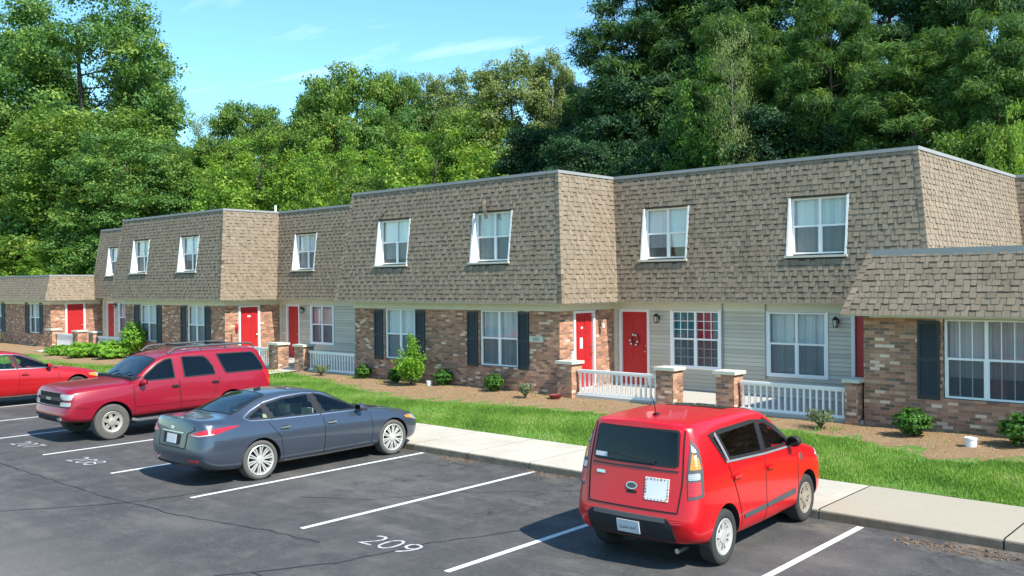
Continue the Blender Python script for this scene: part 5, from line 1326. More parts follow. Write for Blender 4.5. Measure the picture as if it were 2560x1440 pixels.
def sedan_detail(k, paint, glass, backglass='car_glass3', five=False, dz=0, plain=False):
    for v in 'RL':
        fd = k.panel('door', v, [(1.05, .27), (1.10, .60), (1.06, .92), (.0, .945), (-.04, .25)], paint, .0035, rounds=.03)
        rd = k.panel('door', v, [(-.06, .25), (-.02, .945), (-1.17, .975), (-1.10, .85), (-.98, .70), (-.94, .45), (-.92, .27)], paint, .0035, rounds=.03)
        k.strip('panel_gap', v, [(1.06, .27), (1.11, .60), (1.07, .92)], .010, 'void', .0045, fd); k.strip('panel_gap', v, [(-.05, .25), (-.01, .945)], .010, 'void', .0045, fd); k.strip('panel_gap', v, [(-.91, .27), (-.935, .45), (-.975, .70), (-1.09, .85), (-1.18, .975)], .010, 'void', .0045, rd)
        k.strip('window_chrome', v, [(.98, .965), (0, .985), (-1.0, 1.005), (-1.52, 1.03), (-1.62, 1.085), (-1.42, 1.19), (-1.12, 1.305), (-.75, 1.365), (-.3, 1.385), (.1, 1.345), (.5, 1.20), (.98, .975)], .018, 'chrome', .008)
        k.panel('front_door_glass', v, [(.93, .985), (.03, 1.00), (-.10, 1.365), (.08, 1.335), (.45, 1.195)], glass, .007, fd, rounds=.02)
        k.panel('rear_door_glass', v, [(-.09, 1.0), (-1.05, 1.022), (-1.16, 1.27), (-.78, 1.35), (-.20, 1.368)], glass, .007, rd, rounds=.02)
        k.panel('quarter_glass', v, [(-1.11, 1.025), (-1.48, 1.045), (-1.56, 1.08), (-1.40, 1.17), (-1.21, 1.25)], glass, .007, rounds=.02)
        k.strip('window_pillar', v, [(-.02, .99), (-.15, 1.375)], .085, 'dark', .009, fd); k.strip('window_pillar', v, [(-1.08, 1.015), (-1.185, 1.28)], .05, 'dark', .009, rd)
        k.handle(v, .14, .83, 'chrome' if not plain else paint, fd, .20); k.handle(v, -.88, .86, 'chrome' if not plain else paint, rd, .20)
        k.strip('sill_trim', v, [(1.15, .265), (0, .255), (-.90, .265)], .03, 'chrome' if not plain else paint, .008)
    k.panel('windshield', 'T', [(1.02, -.68), (1.05, 0), (1.02, .68), (.25, .56), (.16, 0), (.25, -.56)], backglass, .006, rounds=.04)
    k.panel('rear_window', 'T', [(-1.02, -.49), (-1.0, 0), (-1.02, .49), (-1.78, .60), (-1.84, 0), (-1.78, -.60)], backglass, .006, rounds=.05)
    k.mirror(.80, 1.03, .82, paint)
k = Car('parked_sedan', sedan, 'slate blue four-door sedan parked nose to the kerb between white lines', 'car', (-14.32, 9.96, 0), radians(90.3))
k.wheels('twin10', ('rubber_dusty', 'alloy'), None, .235, .262)
sedan_detail(k, 'sedan_paint', 'car_glass2')
for sg, v in ((-1, 'BR'), (1, 'BL')):
    O, A, B, D = k.FR[v]
    def dv(xx, yy, zz): p = Vector((xx, sg * yy, zz)); return ((p - O).dot(A), zz)
    t_ = k.panel('taillight', v, [dv(-2.44, .44, .87), (dv(-2.40, .66, .855)), dv(-2.20, .84, .885), dv(-1.95, .90, .955), dv(-1.78, .89, .985), dv(-1.95, .87, .995), dv(-2.2, .80, .98), dv(-2.38, .62, .95)], 'lens_red', .010, rounds=.02, step=.03)
    k.panel('clear_lens', v, [dv(-2.42, .50, .875), dv(-2.38, .66, .865), dv(-2.20, .83, .89), dv(-2.2, .83, .905), dv(-2.38, .66, .885), dv(-2.42, .50, .895)], 'lens_clear', .016, t_, step=.03)
    k.panel('bumper_reflector', 'B', [(-sg * .50, .435), (-sg * .74, .435), (-sg * .74, .475), (-sg * .50, .465)], 'lens_red', .010, rounds=.01, step=.03)
    ex = k.panel('exhaust', 'B', [(-sg * .46, .275), (-sg * .74, .285), (-sg * .70, .35), (-sg * .50, .34)], 'chrome', .014, rounds=.02, step=.03); k.panel('exhaust_opening', 'B', [(-sg * .50, .29), (-sg * .70, .295), (-sg * .67, .335), (-sg * .53, .33)], 'void', .017, ex, rounds=.02, step=.03)
for v, g in (('FL', 1), ('FR', -1)): k.panel('headlight', v, k.q(v, [(2.42, g * .40, .60), (2.30, g * .74, .60), (2.16, g * .82, .66), (2.10, g * .82, .745), (2.34, g * .60, .72)]), 'lens_clear', .01, rounds=.02, step=.03); k.panel('front_marker', v, k.q(v, [(2.15, g * .82, .66), (1.98, g * .87, .70), (2.0, g * .86, .745), (2.14, g * .82, .735)]), 'lens_amber', .014, rounds=.01, step=.03)
tr = k.panel('trunk_lid', 'B', [(-.42, .66), (.42, .66), (.44, .90), (.62, .97), (.58, 1.07), (-.58, 1.07), (-.62, .97), (-.44, .90)], 'sedan_paint', .006, rounds=.03)
k.strip('panel_gap', 'B', [(-.60, 1.03), (-.635, .97), (-.455, .90), (-.435, .65), (.435, .65), (.455, .90), (.635, .97), (.60, 1.03)], .012, 'void', .0065, tr)
k.panel('plate_recess', 'B', [(-.27, .70), (.27, .70), (.29, .88), (-.29, .88)], 'dark', .009, tr, rounds=.03)
k.panel('number_plate', 'B', [(-.155, .715), (.155, .715), (.155, .865), (-.155, .865)], 'plate', .016, tr, step=.05)
k.strip('trunk_trim', 'B', [(-.35, .905), (.35, .905)], .02, 'chrome', .012, tr); k.panel('badge', 'B', [(.06 * cos(a), .975 + .028 * sin(a)) for a in [2 * pi * i / 16 for i in range(16)]], 'chrome', .014, tr, step=.02)
k.panel('rear_bumper_lower', 'B', [(-.72, .26), (.72, .26), (.76, .37), (-.76, .37)], 'dark', .010, rounds=.03)
k.strip('roof_fin', 'T', [(-.92, 0), (-.80, 0)], .035, 'dark', .035)

k.finish('seat_beige', .12, -.88, .40, 1.08)

# ---------- bright red sedan, cut by the left edge
sed2 = dict(sedan); sed2['paint'] = 'red2_paint'
k = Car('parked_sedan', sed2, 'red sedan cut off by the left edge of the picture, beyond the maroon suv', 'car', (-28.02, 9.85, 0), radians(90), .955, 1.075)
k.wheels('twin10', ('rubber', 'alloy'), None, .23, .245)
sedan_detail(k, 'red2_paint', 'car_glass2', plain=True)
for v, g in (('FL', 1), ('FR', -1)): k.panel('headlight', v, k.q(v, [(2.42, g * .40, .60), (2.30, g * .74, .60), (2.16, g * .82, .66), (2.10, g * .82, .745), (2.34, g * .60, .72)]), 'lens_clear', .01, rounds=.02, step=.03); k.panel('front_marker', v, k.q(v, [(2.22, g * .80, .62), (1.98, g * .87, .68), (2.0, g * .86, .745), (2.2, g * .80, .735)]), 'lens_amber', .014, rounds=.01, step=.03)
for v, g in (('BL', 1), ('BR', -1)): k.panel('taillight', v, k.q(v, [(-2.4, g * .5, .84), (-2.2, g * .85, .86), (-2.0, g * .88, .98), (-2.4, g * .55, .98)]), 'lens_red', .01, rounds=.02)

k.finish('seat_grey', .12, -.88, .40, 1.08)

# ---------- maroon suv, backed in
suv = dict(W=2.0, R=.395, archgap=.065, xf=1.60, xr=-1.35, paint='suv_paint', zw=.80, rocker=.965, kf=.92, kf1=.985, kr=.92, kr1=.985, rr=.08, bulge=.5,
    stations=[2.52, 2.40, 2.15, 1.85, 1.50, 1.20, 1.06, .88, .62, .40, .05, -.60, -1.20, -1.80, -2.15, -2.35, -2.48],
    bot=[(2.52, .44), (2.2, .40), (0, .42), (-1.6, .44), (-2.48, .48)],
    top=[(2.52, 1.17), (2.40, 1.205), (2.15, 1.225), (1.85, 1.24), (1.5, 1.255), (1.2, 1.27), (1.06, 1.30), (.88, 1.42), (.62, 1.62), (.40, 1.76), (.05, 1.835), (-.6, 1.865), (-1.2, 1.87), (-1.8, 1.865), (-2.15, 1.85), (-2.48, 1.82)],
    rail=[(2.52, 1.13), (2.40, 1.16), (2.15, 1.18), (1.85, 1.195), (1.5, 1.205), (1.2, 1.21), (1.06, 1.24), (.88, 1.36), (.62, 1.56), (.40, 1.695), (.05, 1.765), (-.6, 1.79), (-1.2, 1.795), (-1.8, 1.79), (-2.15, 1.78), (-2.48, 1.75)],
    belt=[(2.52, 1.07), (2.0, 1.12), (1.2, 1.17), (.9, 1.18), (0, 1.19), (-1.2, 1.20), (-2.48, 1.21)],
    shoulder=[(2.52, .92), (1.8, .99), (.5, 1.02), (-1, 1.03), (-2.48, 1.03)],
    ybelt=[(2.52, .88), (1.7, .93), (1.0, .94), (0, .945), (-1.5, .94), (-2.48, .91)],
    yrail=[(2.52, .80), (1.85, .85), (1.2, .84), (1.06, .83), (.88, .805), (.62, .775), (.40, .755), (0, .745), (-1.2, .745), (-2.1, .735), (-2.48, .72)],
    ymax=[(2.52, .95), (2.1, .985), (1.6, 1.0), (.8, .985), (-.6, .985), (-1.35, 1.0), (-2.1, .99), (-2.48, .96)],
    front=[(.40, 2.44), (.50, 2.57), (.72, 2.58), (.77, 2.51), (1.08, 2.50), (1.16, 2.46)],
    rear=[(.45, -2.46), (.60, -2.55), (.75, -2.54), (.80, -2.49), (1.2, -2.48), (1.5, -2.40), (1.75, -2.26), (1.86, -2.18)], creases={6: .5, 7: .25}, zclad=.0)
k = Car('parked_suv', suv, 'maroon full-size suv backed in, with roof rack and dusty front tyre', 'car', (-20.37, 10.43, 0), radians(-90))
k.wheels('six', ('rubber_dusty', 'alloy_grey'), None, .26, .235)
for v in 'RL':
    fd = k.panel('door', v, [(1.08, .48), (1.10, 1.17), (.02, 1.18), (.0, .47)], 'suv_paint', .004, rounds=.03)
    rd = k.panel('door', v, [(-.02, .47), (0, 1.18), (-1.02, 1.19), (-.95, 1.0), (-.86, .80), (-.83, .47)], 'suv_paint', .004, rounds=.03)
    k.strip('panel_gap', v, [(1.10, .48), (1.11, 1.16)], .012, 'void', .005, fd); k.strip('panel_gap', v, [(-.01, .47), (.01, 1.18)], .012, 'void', .005, fd); k.strip('panel_gap', v, [(-.82, .47), (-.85, .8), (-.95, 1.0), (-1.03, 1.19)], .012, 'void', .005, rd)
    k.panel('front_door_glass', v, [(.93, 1.225), (.10, 1.235), (.10, 1.70), (.25, 1.69), (.48, 1.60), (.80, 1.36)], 'car_glass', .008, fd, rounds=.04)
    k.panel('rear_door_glass', v, [(-.12, 1.235), (-.94, 1.245), (-.90, 1.45), (-.78, 1.64), (-.68, 1.71), (-.12, 1.72)], 'car_glass', .008, rd, rounds=.04)
    k.panel('quarter_glass', v, [(-1.20, 1.25), (-2.28, 1.26), (-2.26, 1.38), (-2.10, 1.66), (-2.02, 1.725), (-1.02, 1.73), (-1.06, 1.62)], 'car_glass', .008, rounds=.05)
    k.handle(v, .12, 1.06, 'dark', fd, .17); k.handle(v, -.90, 1.075, 'dark', rd, .17)
    k.strip('side_moulding', v, [(1.06, .70), (.01, .70)], .035, 'suv_paint', .016, fd); k.strip('side_moulding', v, [(-.03, .70), (-.84, .70)], .035, 'suv_paint', .016, rd)
    sg = 1 if v == 'L' else -1
    mb = MB(); mb.tube([(1.15, sg * .93, .40), (1.05, sg * .97, .37), (-.75, sg * .97, .37), (-.85, sg * .93, .40)], .045, 8); add('running_board', mb, 'darkgrey', k.t, smooth=True)
    mb = MB(); mb.tube([(.15, sg * .66, 1.80), (.0, sg * .66, 1.90), (-.15, sg * .66, 1.93), (-1.9, sg * .66, 1.94), (-2.05, sg * .66, 1.92), (-2.15, sg * .66, 1.83)], .026, 8)
    for x in (-.7, -1.35): mb.tube([(x, sg * .66, 1.93), (x, sg * .66, 1.82)], .022, 6)
    rack = add('roof_rail', mb, 'darkgrey', k.t, smooth=True)
for x in (-.5, -1.55):
    mb = MB(); mb.tube([(x, -.66, 1.935), (x, .66, 1.935)], .02, 8); add('roof_crossbar', mb, 'dark', k.t, smooth=True)
k.panel('windshield', 'T', [(1.12, -.78), (1.16, 0), (1.12, .78), (.46, .70), (.40, 0), (.46, -.70)], 'car_glass3', .007, rounds=.05)
mb = MB(); mb.tube([(1.10, .1, 1.31), (.95, .5, 1.42)], .012, 5); mb.tube([(1.10, -.5, 1.30), (.96, -.1, 1.43)], .012, 5); add('wipers', mb, 'dark', k.t)
gr = k.panel('grille', 'F', [(-.60, .81), (.60, .81), (.60, 1.08), (-.60, 1.08)], 'void', .010, rounds=.03)
k.strip('grille_bar', 'F', [(-.60, .945), (.60, .945)], .07, 'suv_paint', .024, gr); k.panel('badge', 'F', [(-.10, .915), (.10, .915), (.13, .945), (.10, .975), (-.10, .975), (-.13, .945)], 'chrome', .034, gr, step=.03)
for sg in (1, -1):
    q = lambda a, b, c, d: [(sg * a, b), (sg * c, b), (sg * c, d), (sg * a, d)]
    hl = k.panel('headlight', 'F', q(.54, .945, .88, 1.065), 'lens_clear', .016, rounds=.02, step=.04)
    k.panel('turn_signal', 'F', q(.54, .815, .88, .895), 'lens_clear', .014, rounds=.02, step=.04)
    k.panel('fog_lamp', 'F', q(.50, .49, .66, .56), 'lens_clear', .012, rounds=.03, step=.03)
    k.panel('bumper_cap', 'F', q(.72, .42, .93, .48), 'darkgrey', .012, rounds=.01, step=.05)
k.panel('lower_valance', 'F', [(-.68, .42), (.68, .42), (.62, .60), (-.62, .60)], 'dark', .009, rounds=.03)
k.strip('bumper_gap', 'F', [(-.90, .785), (.90, .785)], .014, 'void', .004)
for v, sg in (('L', -1), ('R', -1)): k.strip('bumper_gap', v, [(2.12, .76), (2.40, .785)], .012, 'void', .004)
for v, g in (('BL', 1), ('BR', -1)): k.panel('taillight', v, k.q(v, [(-2.48, g * .78, .90), (-2.36, g * .96, .90), (-2.30, g * .94, 1.25), (-2.45, g * .80, 1.25)]), 'lens_red', .01, rounds=.02)
k.panel('side_marker', 'L', [(-2.40, .96), (-2.46, .96), (-2.46, 1.02), (-2.40, 1.02)], 'lens_amber', .012, step=.03)
k.mirror(.92, 1.22, .94, 'suv_paint')

k.finish('seat_grey', .15, -.85, .70, 1.45)
# ------------------------------------------------------------------ foliage
def leaf_mesh(name, C, Nrm, size, shade, mat, r, aspect=.62, bend=.0):
    """one folded-diamond leaf clump face per centre"""
    n = len(C); Nn = Nrm / (np.linalg.norm(Nrm, axis=1, keepdims=True) + 1e-9)
    t = r.normal(size=(n, 3)); t -= (t * Nn).sum(1, keepdims=True) * Nn; t /= np.linalg.norm(t, axis=1, keepdims=True) + 1e-9
    b = np.cross(Nn, t); s = size[:, None]
    V = np.stack([C - t * s * .5, C + b * s * .5 * aspect - t * s * .05 + Nn * s * .10, C + t * s * .5 , C - b * s * .5 * aspect - t * s * .05 + Nn * s * .10], 1).astype(np.float32)
    me = bpy.data.meshes.new(name); me.vertices.add(4 * n); me.vertices.foreach_set('co', V.ravel())
    me.loops.add(4 * n); me.loops.foreach_set('vertex_index', np.arange(4 * n, dtype=np.int32))
    me.polygons.add(n); me.polygons.foreach_set('loop_start', np.arange(0, 4 * n, 4, dtype=np.int32)); me.polygons.foreach_set('loop_total', np.full(n, 4, np.int32))
    me.update(calc_edges=True)
    a = me.attributes.new('shade', 'FLOAT', 'FACE'); a.data.foreach_set('value', shade.astype(np.float32)); me.materials.append(mat); return me
def unit(r, n):
    v = r.normal(size=(n, 3)); return v / np.linalg.norm(v, axis=1, keepdims=True)
def bark(name, c0, c1):
    t = NT(name); x, y, z = t.sep(t.obj())[:3]; f = t.noise(t.comb(t.math('MULTIPLY', x, 6.0), t.math('MULTIPLY', y, 6.0), t.math('MULTIPLY', z, 1.3)), 2.0, 5, .65)
    t.pbr(t.ramp(f, [(.3, c0), (.7, c1)]), .95, 0, t.bump(f, .8, .04), .1); return t.m
M['bark'] = bark('bark', (.045, .035, .028), (.15, .12, .095)); M['bark_pine'] = bark('pine_bark', (.10, .06, .045), (.26, .18, .14)); M['bark_pale'] = bark('pale_bark', (.14, .12, .10), (.34, .30, .26))
M['l_oak'] = leafy('oak_leaves', [(0, (0.043, 0.112, 0.032)), (.35, (0.098, 0.218, 0.055)), (.7, (0.185, 0.323, 0.073)), (1, (0.369, 0.465, 0.094))], .38)
M['l_mid'] = leafy('hardwood_leaves', [(0, (0.049, 0.113, 0.023)), (.35, (0.114, 0.226, 0.043)), (.7, (0.222, 0.340, 0.062)), (1, (0.410, 0.479, 0.099))], .42)
M['l_bright'] = leafy('maple_leaves', [(0, (0.051, 0.134, 0.022)), (.35, (0.134, 0.275, 0.036)), (.7, (0.256, 0.404, 0.055)), (1, (0.436, 0.539, 0.091))], .45)
M['l_olive'] = leafy('pale_olive_leaves', [(0, (0.077, 0.125, 0.048)), (.35, (0.168, 0.238, 0.079)), (.7, (0.281, 0.349, 0.118)), (1, (0.421, 0.461, 0.174))], .40)
M['l_dark'] = leafy('dark_leaves', [(0, (0.013, 0.041, 0.021)), (.4, (0.025, 0.076, 0.033)), (.8, (0.053, 0.134, 0.039)), (1, (0.140, 0.230, 0.045))], .30)
M['l_pine'] = leafy('pine_needles', [(0, (0.018, 0.055, 0.024)), (.4, (0.042, 0.107, 0.031)), (.75, (0.098, 0.192, 0.037)), (1, (0.197, 0.311, 0.053))], .34)
M['l_pineb'] = leafy('yellowish_pine_needles', [(0, (0.026, 0.075, 0.021)), (.4, (0.067, 0.152, 0.030)), (.75, (0.131, 0.231, 0.042)), (1, (0.232, 0.332, 0.062))], .40)  # needles of a lighter, yellower green than the other pines

M['l_sap'] = leafy('sapling_leaves', [(0, (0.020, 0.070, 0.018)), (.35, (0.045, 0.135, 0.026)), (.7, (0.105, 0.225, 0.036)), (1, (0.240, 0.380, 0.060))], .4)
def crown_points(r, H, R, z0, lobes, per, lobe_r, shape='round', fill=.55):
    """centres and normals of leaf clumps on many overlapping lobes inside a crown envelope"""
    out = []
    if shape == 'branch':      # shoots running up and out from the stem, each tipped with finer clumps
        nb = max(8, lobes // 7)
        for b in range(nb):
            a = r.uniform(0, 2 * pi); e = radians(r.uniform(8, 84)); zs = z0 + (H - z0) * r.uniform(0, .30); tz = z0 + (H - z0) * (.30 + .70 * sin(e)) * r.uniform(.86, 1.02); tr = R * (cos(e) ** .7) * r.uniform(.75, 1.08); tone = r.uniform(-.5, .5)
            for k in range(7):
                f = .28 + .72 * k / 6; lr = lobe_r * (1.25 - .85 * f) * r.uniform(.8, 1.2)
                out.append((tr * f * cos(a) + r.normal(0, .12), tr * f * sin(a) + r.normal(0, .12), zs + (tz - zs) * f ** .85, lr, tone + .35 * (f - .5), a))
        return out
    for i in range(lobes):
        f = r.uniform(0, 1) ** .85; z = z0 + (H - z0) * (.06 + .90 * f)
        if shape == 'round': env = (max(.02, 1 - abs(2 * (.10 + .80 * f) - 1) ** 2.4)) ** .5 * (1.05 - .12 * f)
        elif shape == 'tall': env = (1 - f ** 2.2) * .95 + .12
        elif shape == 'wide': env = sqrt(max(.02, 1 - f ** 2)) 
        else: env = .55 + .45 * sin(pi * f)
        a = r.uniform(0, 2 * pi); rad = R * env * r.uniform(.35, 1.0) ** fill
        lr = lobe_r * r.uniform(.6, 1.35) * (1.1 - .35 * f)
        rad = max(0, rad - lr * .5)
        out.append((rad * cos(a), rad * sin(a), z, lr, r.uniform(-.5, .5), a))
    return out
def make_crown(name, seed, H, R, z0, mat, lobes=60, clumps=26, leaves=26, lobe_r=1.4, size=.26, shape='round', spread=.34, pine=False, hole=.12, lift=.35):
    r = np.random.default_rng(seed); L = crown_points(r, H, R, z0, lobes, clumps, lobe_r, shape)
    Cs, Ns, Sh = [], [], []
    for (x, y, z, lr, tone, a) in L:
        k = max(6, int(clumps * (lr / lobe_r) ** 2)); d = unit(r, k); d[:, 2] = d[:, 2] * .8 + lift * .35
        cc = np.array([x, y, z]) + d * lr * r.uniform(.62, 1.05, (k, 1)) * np.array([1, 1, .72 if not pine else .5])
        keep = r.uniform(0, 1, k) > hole; cc, d = cc[keep], d[keep]; k = len(cc)
        ct = r.normal(0, .17, k) + tone * .32
        m = leaves; P = cc[:, None, :] + r.normal(size=(k, m, 3)) * spread * np.array([1, 1, .62])
        Nn = d[:, None, :] * .75 + r.normal(size=(k, m, 3)) * .55 + np.array([0, 0, .55])
        sh = .46 + ct[:, None] + r.normal(0, .13, (k, m))
        Cs.append(P.reshape(-1, 3)); Ns.append(Nn.reshape(-1, 3)); Sh.append(sh.reshape(-1))
    C, N, Sd = np.concatenate(Cs), np.concatenate(Ns), np.clip(np.concatenate(Sh), 0, 1)
    sz = size * r.uniform(.55, 1.35, len(C))
    if pine:   # needle tufts: thin blades fanned round each tuft centre
        return leaf_mesh(name, C, N, sz * 1.5, Sd, mat, r, aspect=.16), L
    return leaf_mesh(name, C, N, sz, Sd, mat, r, aspect=.66), L
def make_trunk(name, H, r0, L, z0, mat, seed, nb=22, bend=.35, top=.88):
    rn = random.Random(seed); mb = MB(); pts = []; n = 9
    for i in range(n + 1):
        f = i / n; pts.append(Vector((bend * sin(f * 3 + seed) * f, bend * cos(f * 2.3 + seed * 2) * f, H * top * f)))
    mb.tube(pts, [r0 * (1.25 if i == 0 else 1) * (1 - .86 * (i / n)) + .02 for i in range(n + 1)], 10)
    for (x, y, z, lr, tone, a) in rn.sample(L, min(nb, len(L))):
        f = max(.15, min(.95, (z - abs(sqrt(x * x + y * y)) * .55) / (H * top))); i = f * n; k = min(n - 1, int(i)); p = pts[k].lerp(pts[k + 1], i - k)
        q = Vector((x, y, z)); m = p.lerp(q, .5) + Vector((0, 0, -.12 * (q - p).length)) + Vector((rn.uniform(-.2, .2), rn.uniform(-.2, .2), 0)); rr = r0 * (1 - .86 * f) * .5
        mb.tube([p, m, q], [rr, rr * .6, .02], 6, caps=False)
    me = mb.mesh(name, mat, 60); return me
KIND = {}
def species(key, label_kind, H, R, z0, mat, barkm, seed, r0=.28, **kw):
    me, L = make_crown(key + '_crown', seed, H, R, z0, M[mat], **kw); tm = make_trunk(key + '_trunk', H, r0, L, z0, barkm, seed)
    KIND[key] = (me, tm, H, R)
species('oak', '', 16, 5.6, 1.0, 'l_oak', 'bark', 1, .34, lobes=230, clumps=34, leaves=20, lobe_r=1.12, size=.175, spread=.21, hole=.08)
species('mid', '', 13, 4.6, .6, 'l_mid', 'bark', 2, .28, lobes=220, clumps=32, leaves=20, lobe_r=.95, size=.165, spread=.19, hole=.08)
species('bright', '', 10, 4.4, .6, 'l_bright', 'bark', 3, .2, lobes=330, clumps=20, leaves=18, lobe_r=.72, size=.150, shape='branch', spread=.17, hole=.15)
species('sapling', '', 12, 4.4, .6, 'l_sap', 'bark', 13, .18, lobes=300, clumps=20, leaves=18, lobe_r=.75, size=.165, shape='branch', spread=.17, hole=.15)
species('olive', '', 16, 3.6, 1.0, 'l_olive', 'bark_pale', 4, .26, lobes=210, clumps=30, leaves=20, lobe_r=.9, size=.155, spread=.18, hole=.08)
species('thin', '', 14, 3.4, 2.0, 'l_olive', 'bark_pale', 5, .18, lobes=120, clumps=16, leaves=14, lobe_r=.9, size=.14, spread=.26, hole=.3)
species('dark', '', 17, 5.0, .8, 'l_dark', 'bark', 6, .32, lobes=220, clumps=32, leaves=20, lobe_r=1.2, size=.20, spread=.22, hole=.06)
species('pine', '', 24, 4.6, 3.0, 'l_pine', 'bark_pine', 7, .34, lobes=230, clumps=28, leaves=32, lobe_r=1.2, size=.27, shape='col', spread=.24, pine=True, hole=.12)
species('pineb', '', 20, 4.6, 3.0, 'l_pineb', 'bark_pine', 8, .30, lobes=220, clumps=28, leaves=32, lobe_r=1.05, size=.26, shape='col', spread=.22, pine=True, hole=.14)

used = set()
def tree(kind, px, top_py, hw_px, Z, label, name='tree', rot=None, group='trees behind the building', base=-.05, zs=None):
    me, tm, H, R = KIND[kind]; s_ = (px - 1280) / FPX; Z = ((30 if px < 300 else 34) + (Z - 38) * .62) / (.744 + .668 * s_)
    p = at(px, 720, Z); tp = at(px, top_py, Z); h = tp.z - base; rad = hw_px * Z / FPX * 1.28
    o = bpy.data.objects.new(name, None); COL.objects.link(o); ABS[o.name] = Vector((0, 0, 0))
    o.location = (p.x, p.y, base); rs = random.Random(int(px * 7 + Z)); o.rotation_euler = (0, 0, rot if rot is not None else rs.uniform(0, 6.28)); o.scale = (rad / R, rad / R, h / (H * 1.02))
    for nm, m in (('crown', me), ('trunk', tm)):
        c = bpy.data.objects.new(nm, m); COL.objects.link(c); c.parent = o; ABS[c.name] = Vector((0, 0, 0))
    return tag(o, label, 'tree', group)
T = tree
T('oak', 205, -25, 210, 62, 'tallest broad green oak rising to the top of the sky at the left')
T('oak', 35, 15, 150, 60, 'tall oak cut by the left edge, its top just below the frame')
T('oak', 372, 125, 78, 66, 'narrower oak forming the right shoulder of the tall left mass')
T('mid', 250, 265, 190, 54, 'yellow-green fine-leaved tree standing in front of the tall left oak', 'tree', None, zs=1)
T('mid', 430, 400, 130, 52, 'bushy green tree just left above the second roof corner')
T('mid', 90, 430, 170, 50, 'dark-gapped tree behind the far left low roof')
T('bright', 70, 590, 160, 44, 'low bright bushy tree directly behind the far left low roof')
T('bright', 190, 600, 110, 46, 'low bright tree just left of the tall roof end')
T('mid', 545, 330, 80, 60, 'yellow-green tree filling the foot of the sky gap')
T('mid', 720, 300, 80, 58, 'green tree right of the rounded tree, under the sky')
T('bright', 850, 330, 120, 46, 'yellow-green leafy tree between the lime maple and the broad bright tree')
T('mid', 1190, 250, 110, 56, 'green bushy tree under the pale olive crown')
T('oak', 1000, 250, 120, 62, 'deep green tree behind the full centre tree')
T('dark', 1440, 330, 110, 44, 'dark bush-like tree above the sunny roof corner')
T('oak', 330, 330, 150, 46, 'leafy oak right behind the second roof corner')
T('mid', 20, 250, 130, 50, 'green tree at the left edge in front of the tall oak')
T('thin', 508, 262, 42, 78, 'thin pale see-through tree in the sky gap left of centre')
T('mid', 490, 350, 60, 70, 'small yellowish tree under the thin pale tree')
T('mid', 620, 243, 95, 66, 'rounded green tree standing alone in the sky gap')
T('bright', 655, 345, 165, 48, 'bright lime maple behind the left roof, below the rounded tree')
T('oak', 775, 285, 85, 62, 'dark green oak between the lime maple and the full centre tree')
T('mid', 880, 158, 135, 60, 'full round-topped green tree left of centre')
T('mid', 800, 215, 62, 62, 'small crown shoulder at the left of the full centre tree')
T('mid', 1005, 165, 62, 66, 'grey-green thin-topped tree right of the full centre tree')
T('olive', 1125, 160, 80, 68, 'grey-green feathery tree just left of the pale olive tree')
T('oak', 1080, 240, 130, 70, 'shadowed oak filling behind the feathery trees')
T('olive', 1285, 118, 105, 60, 'pale olive tall tree in the centre with rounded top')
T('olive', 1382, 108, 60, 62, 'slim pale olive tree beside the dark pines')
T('bright', 1090, 330, 200, 47, 'broad bright green tree low behind the middle roof')
T('mid', 960, 420, 120, 43, 'low green tree touching the middle roof edge')
T('dark', 1370, 300, 120, 56, 'dark tree under the slim pale olive tree')
T('dark', 1480, 185, 75, 58, 'dark oak at the edge of the sky, left end of the right woods')
T('pine', 1610, -150, 150, 56, 'dark pine marking the left edge of the right woods')
T('pine', 1800, -260, 150, 60, 'dark tall pine behind the pale trunk')
T('dark', 1560, 190, 140, 52, 'black-green tree right of the middle roof corner')
T('dark', 1720, 60, 150, 58, 'dark tree behind the lime sapling')
T('pine', 1985, -240, 160, 58, 'tall dark pine above the centre of the right roof')
T('dark', 2010, 130, 170, 54, 'dark leafy tree behind the right roof')
T('pine', 2240, -280, 130, 62, 'far tall pine with thick trunk near the top edge')
T('pine', 2420, -260, 130, 60, 'far tall pine with leaning trunk near the top right')
T('pineb', 1840, 0, 120, 48, 'mid green pine with pale bare trunk')
T('pineb', 2080, -40, 120, 46, 'yellow-green pine above the right roof')
T('pineb', 2300, 60, 165, 42, 'broad yellow-green pine boughs at the upper right')
T('pineb', 2500, 0, 120, 40, 'yellow-green pine cut by the right edge')
T('sapling', 1790, 140, 135, 44, 'lime-tipped young maple in front of the dark woods')
T('thin', 1838, 30, 50, 41, 'thin tree with a pale bare stem in front of the dark pines')
T('dark', 1940, 250, 150, 45, 'dark shrubby tree low behind the right roof')
T('dark', 2180, 290, 160, 44, 'shaded tree behind the right roof peak')
T('mid', 2440, 300, 120, 38, 'green leafy tree low at the right behind the roof end')
T('bright', 2560, 250, 90, 36, 'bright leafy tree cut by the right edge')
T('dark', 2330, 200, 160, 50, 'dark tree between the yellow-green pines')
T('dark', 2540, 120, 150, 56, 'dark tree at the far upper right')
T('dark', 1640, 330, 110, 46, 'low black-green tree right of the sunny side roof')
